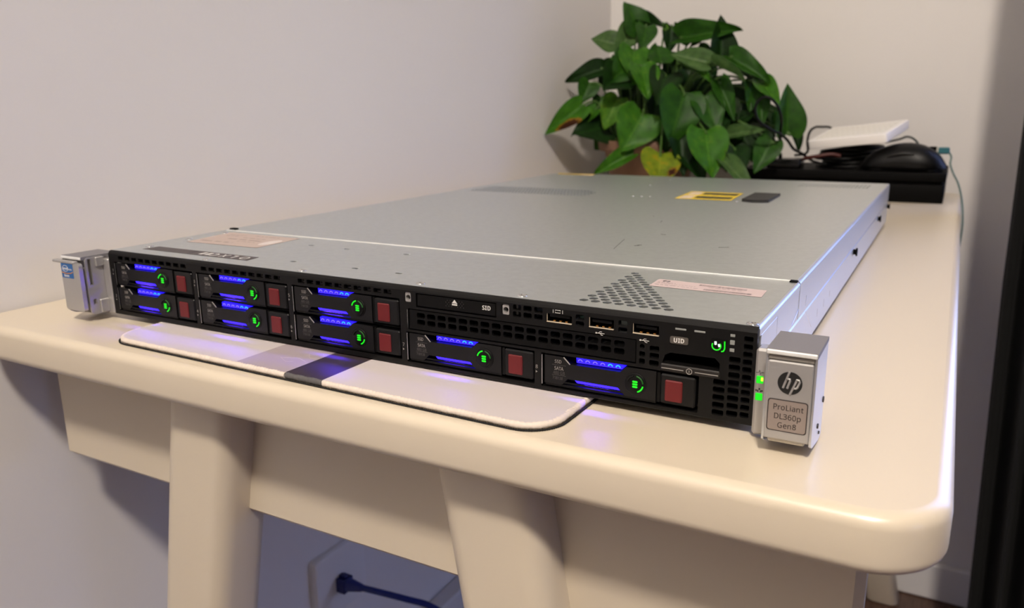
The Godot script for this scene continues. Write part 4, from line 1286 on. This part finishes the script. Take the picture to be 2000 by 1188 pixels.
# ---------------------------------------------------------------- electronics behind the server
func build_electronics() -> void:
	var o := base("electronics_box", Vector3(0.3465, DESK_Y, -1.04))
	tag(o, "flat black two-layer electronics box lying behind the server, with cables piled on it", "electronics")
	var off := -o.position
	var mb := MB.new()
	slab(mb, 0.203, -1.125, 0.4895, -0.9555, DESK_Y, 0.0225, 0.004, 0.0012, 5, 2)
	put("lower_shell", mb.mesh(), M.matte_black, o).position = off
	mb = MB.new()
	slab(mb, 0.206, -1.122, 0.4865, -0.9600, 0.0220, 0.0275, 0.003, 0.0004, 4, 1)
	put("waist_groove", mb.mesh(), M.matte_black, o).position = off
	mb = MB.new()
	slab(mb, 0.203, -1.125, 0.4905, -0.9550, 0.0270, 0.0395, 0.004, 0.0012, 5, 2)
	put("upper_shell", mb.mesh(), M.matte_black, o).position = off
	# adapter at the near end
	o = base("power_adapter", Vector3(0.264, 0.0395, -0.985))
	tag(o, "small black power adapter on the box, nearest the plant", "adapter")
	mb = MB.new()
	slab(mb, -0.026, -0.022, 0.0255, 0.015, 0.0, 0.0150, 0.004, 0.0012, 4, 2)
	put("body", mb.mesh(), mat(Color(0.03, 0.03, 0.033), 0.25), o)
	mb = MB.new()
	mb.lathe([[0.0, 0.0], [0.0032, 0.0], [0.0024, 0.008], [0.0, 0.008]], 12, Transform3D(Basis.IDENTITY, Vector3(-0.009, 0.0145, -0.003)))
	put("cable_sleeve", mb.mesh(), M.matte_black, o)
	# computer mouse lying across the box
	o = base("computer_mouse", Vector3(0.4305, 0.0395, -0.990))
	tag(o, "black computer mouse lying on the dark box beside the white slab", "computer mouse")
	var half := 0.059
	var bottom := MB.new()
	var shell := []
	for i in 15:
		var u := -1.0 + 2.0 * i / 14.0
		var e := sqrt(maxf(0.0, 1.0 - pow(absf(u), 2.6)))
		var top := 0.039 * pow(maxf(0.0, 1.0 - pow((u - 0.12) / (1.12 if u < 0.12 else 0.90), 2.0)), 0.62)
		var wz := 0.031 * maxf(0.12, e) * (1.0 - 0.10 * exp(-pow((u + 0.2) / 0.4, 2.0)))
		var r := PackedVector3Array()
		for j in 16:
			var w := PI * j / 15.0
			r.append(Vector3(u * half, 0.002 + maxf(0.0025, top) * pow(sin(w), 0.7), cos(w) * wz))
		shell.append(r)
	bottom.loft(shell)
	put("shell", bottom.mesh(), mat(Color(0.024, 0.023, 0.024), 0.42, 0.0, {"metallic_specular": 0.35}), o)
	mb = MB.new()
	slab(mb, -0.052, -0.027, 0.054, 0.027, 0.0, 0.0035, 0.022, 0.0010, 6, 2)
	put("sole", mb.mesh(), M.matte_black, o)
	mb = MB.new()
	mb.tube(smooth_path([Vector3(-0.020, 0.021, 0.0275), Vector3(0.0, 0.0265, 0.0283), Vector3(0.016, 0.0255, 0.0278)], 6), [0.0006, 0.0009, 0.0011, 0.0013, 0.0015, 0.0016, 0.0017, 0.0017, 0.0015, 0.0013, 0.0011, 0.0008, 0.0005], 8)
	put("side_button", mb.mesh(), mat(Color(0.05, 0.048, 0.048), 0.4), o)
	# white slab
	o = base("white_slab", Vector3(0.2965, 0.0700, -0.985))
	tag(o, "white slab-shaped box tilted on top of the black cables", "box")
	mb = MB.new()
	slab(mb, 0.0, -0.088, 0.119, 0.0, -0.002, 0.0115, 0.004, 0.0012, 5, 3)
	var body := put("body", mb.mesh(), mat(Color(0.93, 0.92, 0.91), 0.45), o)
	mb = MB.new()
	for i in 13:
		for j in 4:
			mb.box(Vector3(0.008 + 0.0081 * i, 0.0113, -0.078 + 0.018 * j), Vector3(0.0148 + 0.0081 * i, 0.0123, -0.064 + 0.018 * j), 0.0006)
	var keys := put("ridge", mb.mesh(), mat(Color(0.88, 0.87, 0.84), 0.5), o)
	keys.set_meta("kind", "stuff")
	o.basis = Basis(Vector3(0.945, 0.112, 0.30), Vector3(-0.17, 0.97, 0.17), Vector3(-0.30, -0.19, 0.93)).orthonormalized()
	# cables
	var black := mat(Color(0.02, 0.02, 0.022), 0.45, 0.0, {"metallic_specular": 0.3})
	cable("black_cable", [Vector3(0.2535, 0.0600, -0.988), Vector3(0.2575, 0.0703, -0.9700), Vector3(0.2681, 0.0944, -0.9050), Vector3(0.2763, 0.1151, -0.8620), Vector3(0.2733, 0.1342, -0.8450), Vector3(0.2614, 0.1468, -0.8380), Vector3(0.2484, 0.1429, -0.8380), Vector3(0.2443, 0.1296, -0.8380), Vector3(0.2491, 0.1148, -0.8430), Vector3(0.2608, 0.1029, -0.8620), Vector3(0.2719, 0.0951, -0.8850), Vector3(0.2763, 0.0850, -0.9200), Vector3(0.2808, 0.0709, -0.9500), Vector3(0.2884, 0.0625, -0.9800), Vector3(0.31, 0.0475, -1.0), Vector3(0.36, 0.043, -1.01)], 0.0021, black, "black cable rising from the small adapter in a loop in front of the leaves")
	cable("black_cable", [Vector3(0.270, 0.0570, -1.030), Vector3(0.2842, 0.0590, -1.018), Vector3(0.2930, 0.0650, -1.005), Vector3(0.2922, 0.0812, -1.0), Vector3(0.2934, 0.0951, -1.01), Vector3(0.2990, 0.1012, -1.02), Vector3(0.3046, 0.1015, -1.04), Vector3(0.316, 0.098, -1.08), Vector3(0.33, 0.075, -1.11), Vector3(0.35, 0.0415, -1.112)], 0.0019, black, "black cable arching up beside the end of the white slab")
	cable("black_cable", [Vector3(0.400, 0.078, -1.045), Vector3(0.4197, 0.0828, -1.05), Vector3(0.4299, 0.0866, -1.05), Vector3(0.4408, 0.0826, -1.045), Vector3(0.4493, 0.0700, -1.04), Vector3(0.452, 0.0415, -1.045)], 0.0016, mat(Color(0.13, 0.17, 0.17), 0.45), "thin grey-green cable arching behind the computer mouse")
	var coil_labels := ["lowest wide coil of black cable in the heap under the white slab", "second coil of black cable up from the box, under the white slab", "middle coil of black cable in the heap under the white slab", "coil of black cable next below the topmost, under the white slab", "topmost coil of black cable, against the underside of the white slab"]
	for j in 5:
		var pts := []
		for i in 10:
			var w := TAU * i / 10.0 + 0.3 * j
			pts.append(Vector3(0.350 + 0.006 * sin(j * 2.1) + (0.044 - 0.003 * (j % 2)) * cos(w), 0.0423 + 0.0056 * j + 0.0009 * sin(w * 2.0 + j) + 0.008 * (0.5 + 0.5 * cos(w)) * j / 4.0, -1.035 + 0.002 * j + (0.040 - 0.003 * (j % 2)) * sin(w)))
		cable("coiled_cable", pts, 0.0026, black, coil_labels[j], true)
	cable("red_cable", [Vector3(0.290, 0.0535, -0.985), Vector3(0.299, 0.0565, -0.976), Vector3(0.314, 0.0595, -0.972), Vector3(0.332, 0.0625, -0.974), Vector3(0.345, 0.0600, -0.978)], 0.0028, mat(Color(0.27, 0.09, 0.07), 0.5), "short reddish brown cable on the black coils")
	# plug with a thin teal cable
	o = base("teal_plug", Vector3(0.4640, 0.0560, -1.003))
	tag(o, "teal and black plug standing out beside the computer mouse", "plug")
	mb = MB.new()
	mb.box(Vector3(0.011, 0.0080, -0.006), Vector3(0.0262, 0.0175, 0.006), 0.0016)
	put("body", mb.mesh(), mat(Color(0.17, 0.40, 0.44), 0.4), o)
	mb = MB.new()
	mb.box(Vector3(-0.001, 0.0070, -0.0055), Vector3(0.0095, 0.0185, 0.0055), 0.001)
	put("collar", mb.mesh(), M.matte_black, o)
	mb = MB.new()
	mb.box(Vector3(0.009, 0.0075, -0.0055), Vector3(0.0115, 0.0180, 0.0055), 0.0005)
	put("ring", mb.mesh(), mat(Color(0.75, 0.74, 0.70), 0.4), o)
	mb = MB.new()
	mb.tube(smooth_path([Vector3(0.002, 0.009, -0.002), Vector3(-0.004, -0.002, -0.02), Vector3(-0.012, -0.0146, -0.03)], 6), 0.0022, 8)
	put("lead", mb.mesh(), M.matte_black, o)
	cable("teal_cable", [Vector3(0.4895, 0.0665, -1.003), Vector3(0.4930, 0.060, -0.998), Vector3(0.4930, 0.0500, -0.99), Vector3(0.4985, 0.0370, -0.985), Vector3(0.5060, 0.0235, -0.98), Vector3(0.5125, 0.0030, -0.975), Vector3(0.5165, -0.0201, -0.97), Vector3(0.5178, -0.0500, -0.97), Vector3(0.5150, -0.12, -0.98), Vector3(0.52, -0.3, -1.0)], 0.0013, mat(Color(0.30, 0.41, 0.39), 0.5), "thin teal cable hanging over the edge of the desk")


func cable(called: String, pts: Array, r: float, material: Material, label: String, looped := false, grp := "") -> void:
	var mb := MB.new()
	mb.tube(smooth_path(pts, 8, looped), r, 8, looped)
	tag(put(called, mb.mesh(), material), label, "cable", grp)


# ---------------------------------------------------------------- network socket under the desk
func build_wall_socket() -> void:
	var o := base("wall_socket", Vector3(-0.1, -0.411, -0.3035))
	tag(o, "square white network socket plate on the wall under the desk", "socket")
	var mb := MB.new()
	var rings := []
	for e in [[0.0, 0.0], [0.0, 0.005], [0.002, 0.008], [0.004, 0.0085]]:
		var r := PackedVector3Array()
		for p in rrect(-0.0445 + e[0], -0.043 + e[0], 0.0445 - e[0], 0.043 - e[0], 0.004, 3): r.append(Vector3(e[1], p.y, -p.x))
		rings.append(r)
	mb.loft(rings, false)
	put("plate", mb.mesh(), mat(Color(0.87, 0.86, 0.85), 0.4), o)
	o = base("network_cable", Vector3(-0.0915, -0.4135, -0.3000))
	tag(o, "blue network cable plugged into the socket under the desk", "cable")
	mb = MB.new()
	mb.box(Vector3(-0.0003, -0.0095, -0.0085), Vector3(0.013, 0.0085, 0.0085), 0.001)
	mb.box(Vector3(0.001, 0.0085, -0.003), Vector3(0.010, 0.0115, 0.003), 0.0006)
	put("plug", mb.mesh(), mat(Color(0.05, 0.10, 0.36), 0.35), o)
	mb = MB.new()
	mb.tube(PackedVector3Array([Vector3(0.012, 0, 0), Vector3(0.018, -0.0002, -0.001), Vector3(0.031, -0.0008, -0.003)]), [0.0082, 0.0072, 0.0044], 10)
	put("boot", mb.mesh(), mat(Color(0.06, 0.13, 0.44), 0.4), o)
	mb = MB.new()
	mb.tube(smooth_path([Vector3(0.029, -0.0007, -0.003), Vector3(0.050, -0.004, -0.010), Vector3(0.080, -0.011, -0.022), Vector3(0.105, -0.021, -0.036), Vector3(0.122, -0.042, -0.048), Vector3(0.125, -0.10, -0.07), Vector3(0.115, -0.19, -0.09), Vector3(0.095, -0.30, -0.10)], 8), 0.0038, 8)
	put("lead", mb.mesh(), mat(Color(0.07, 0.15, 0.47), 0.4), o)
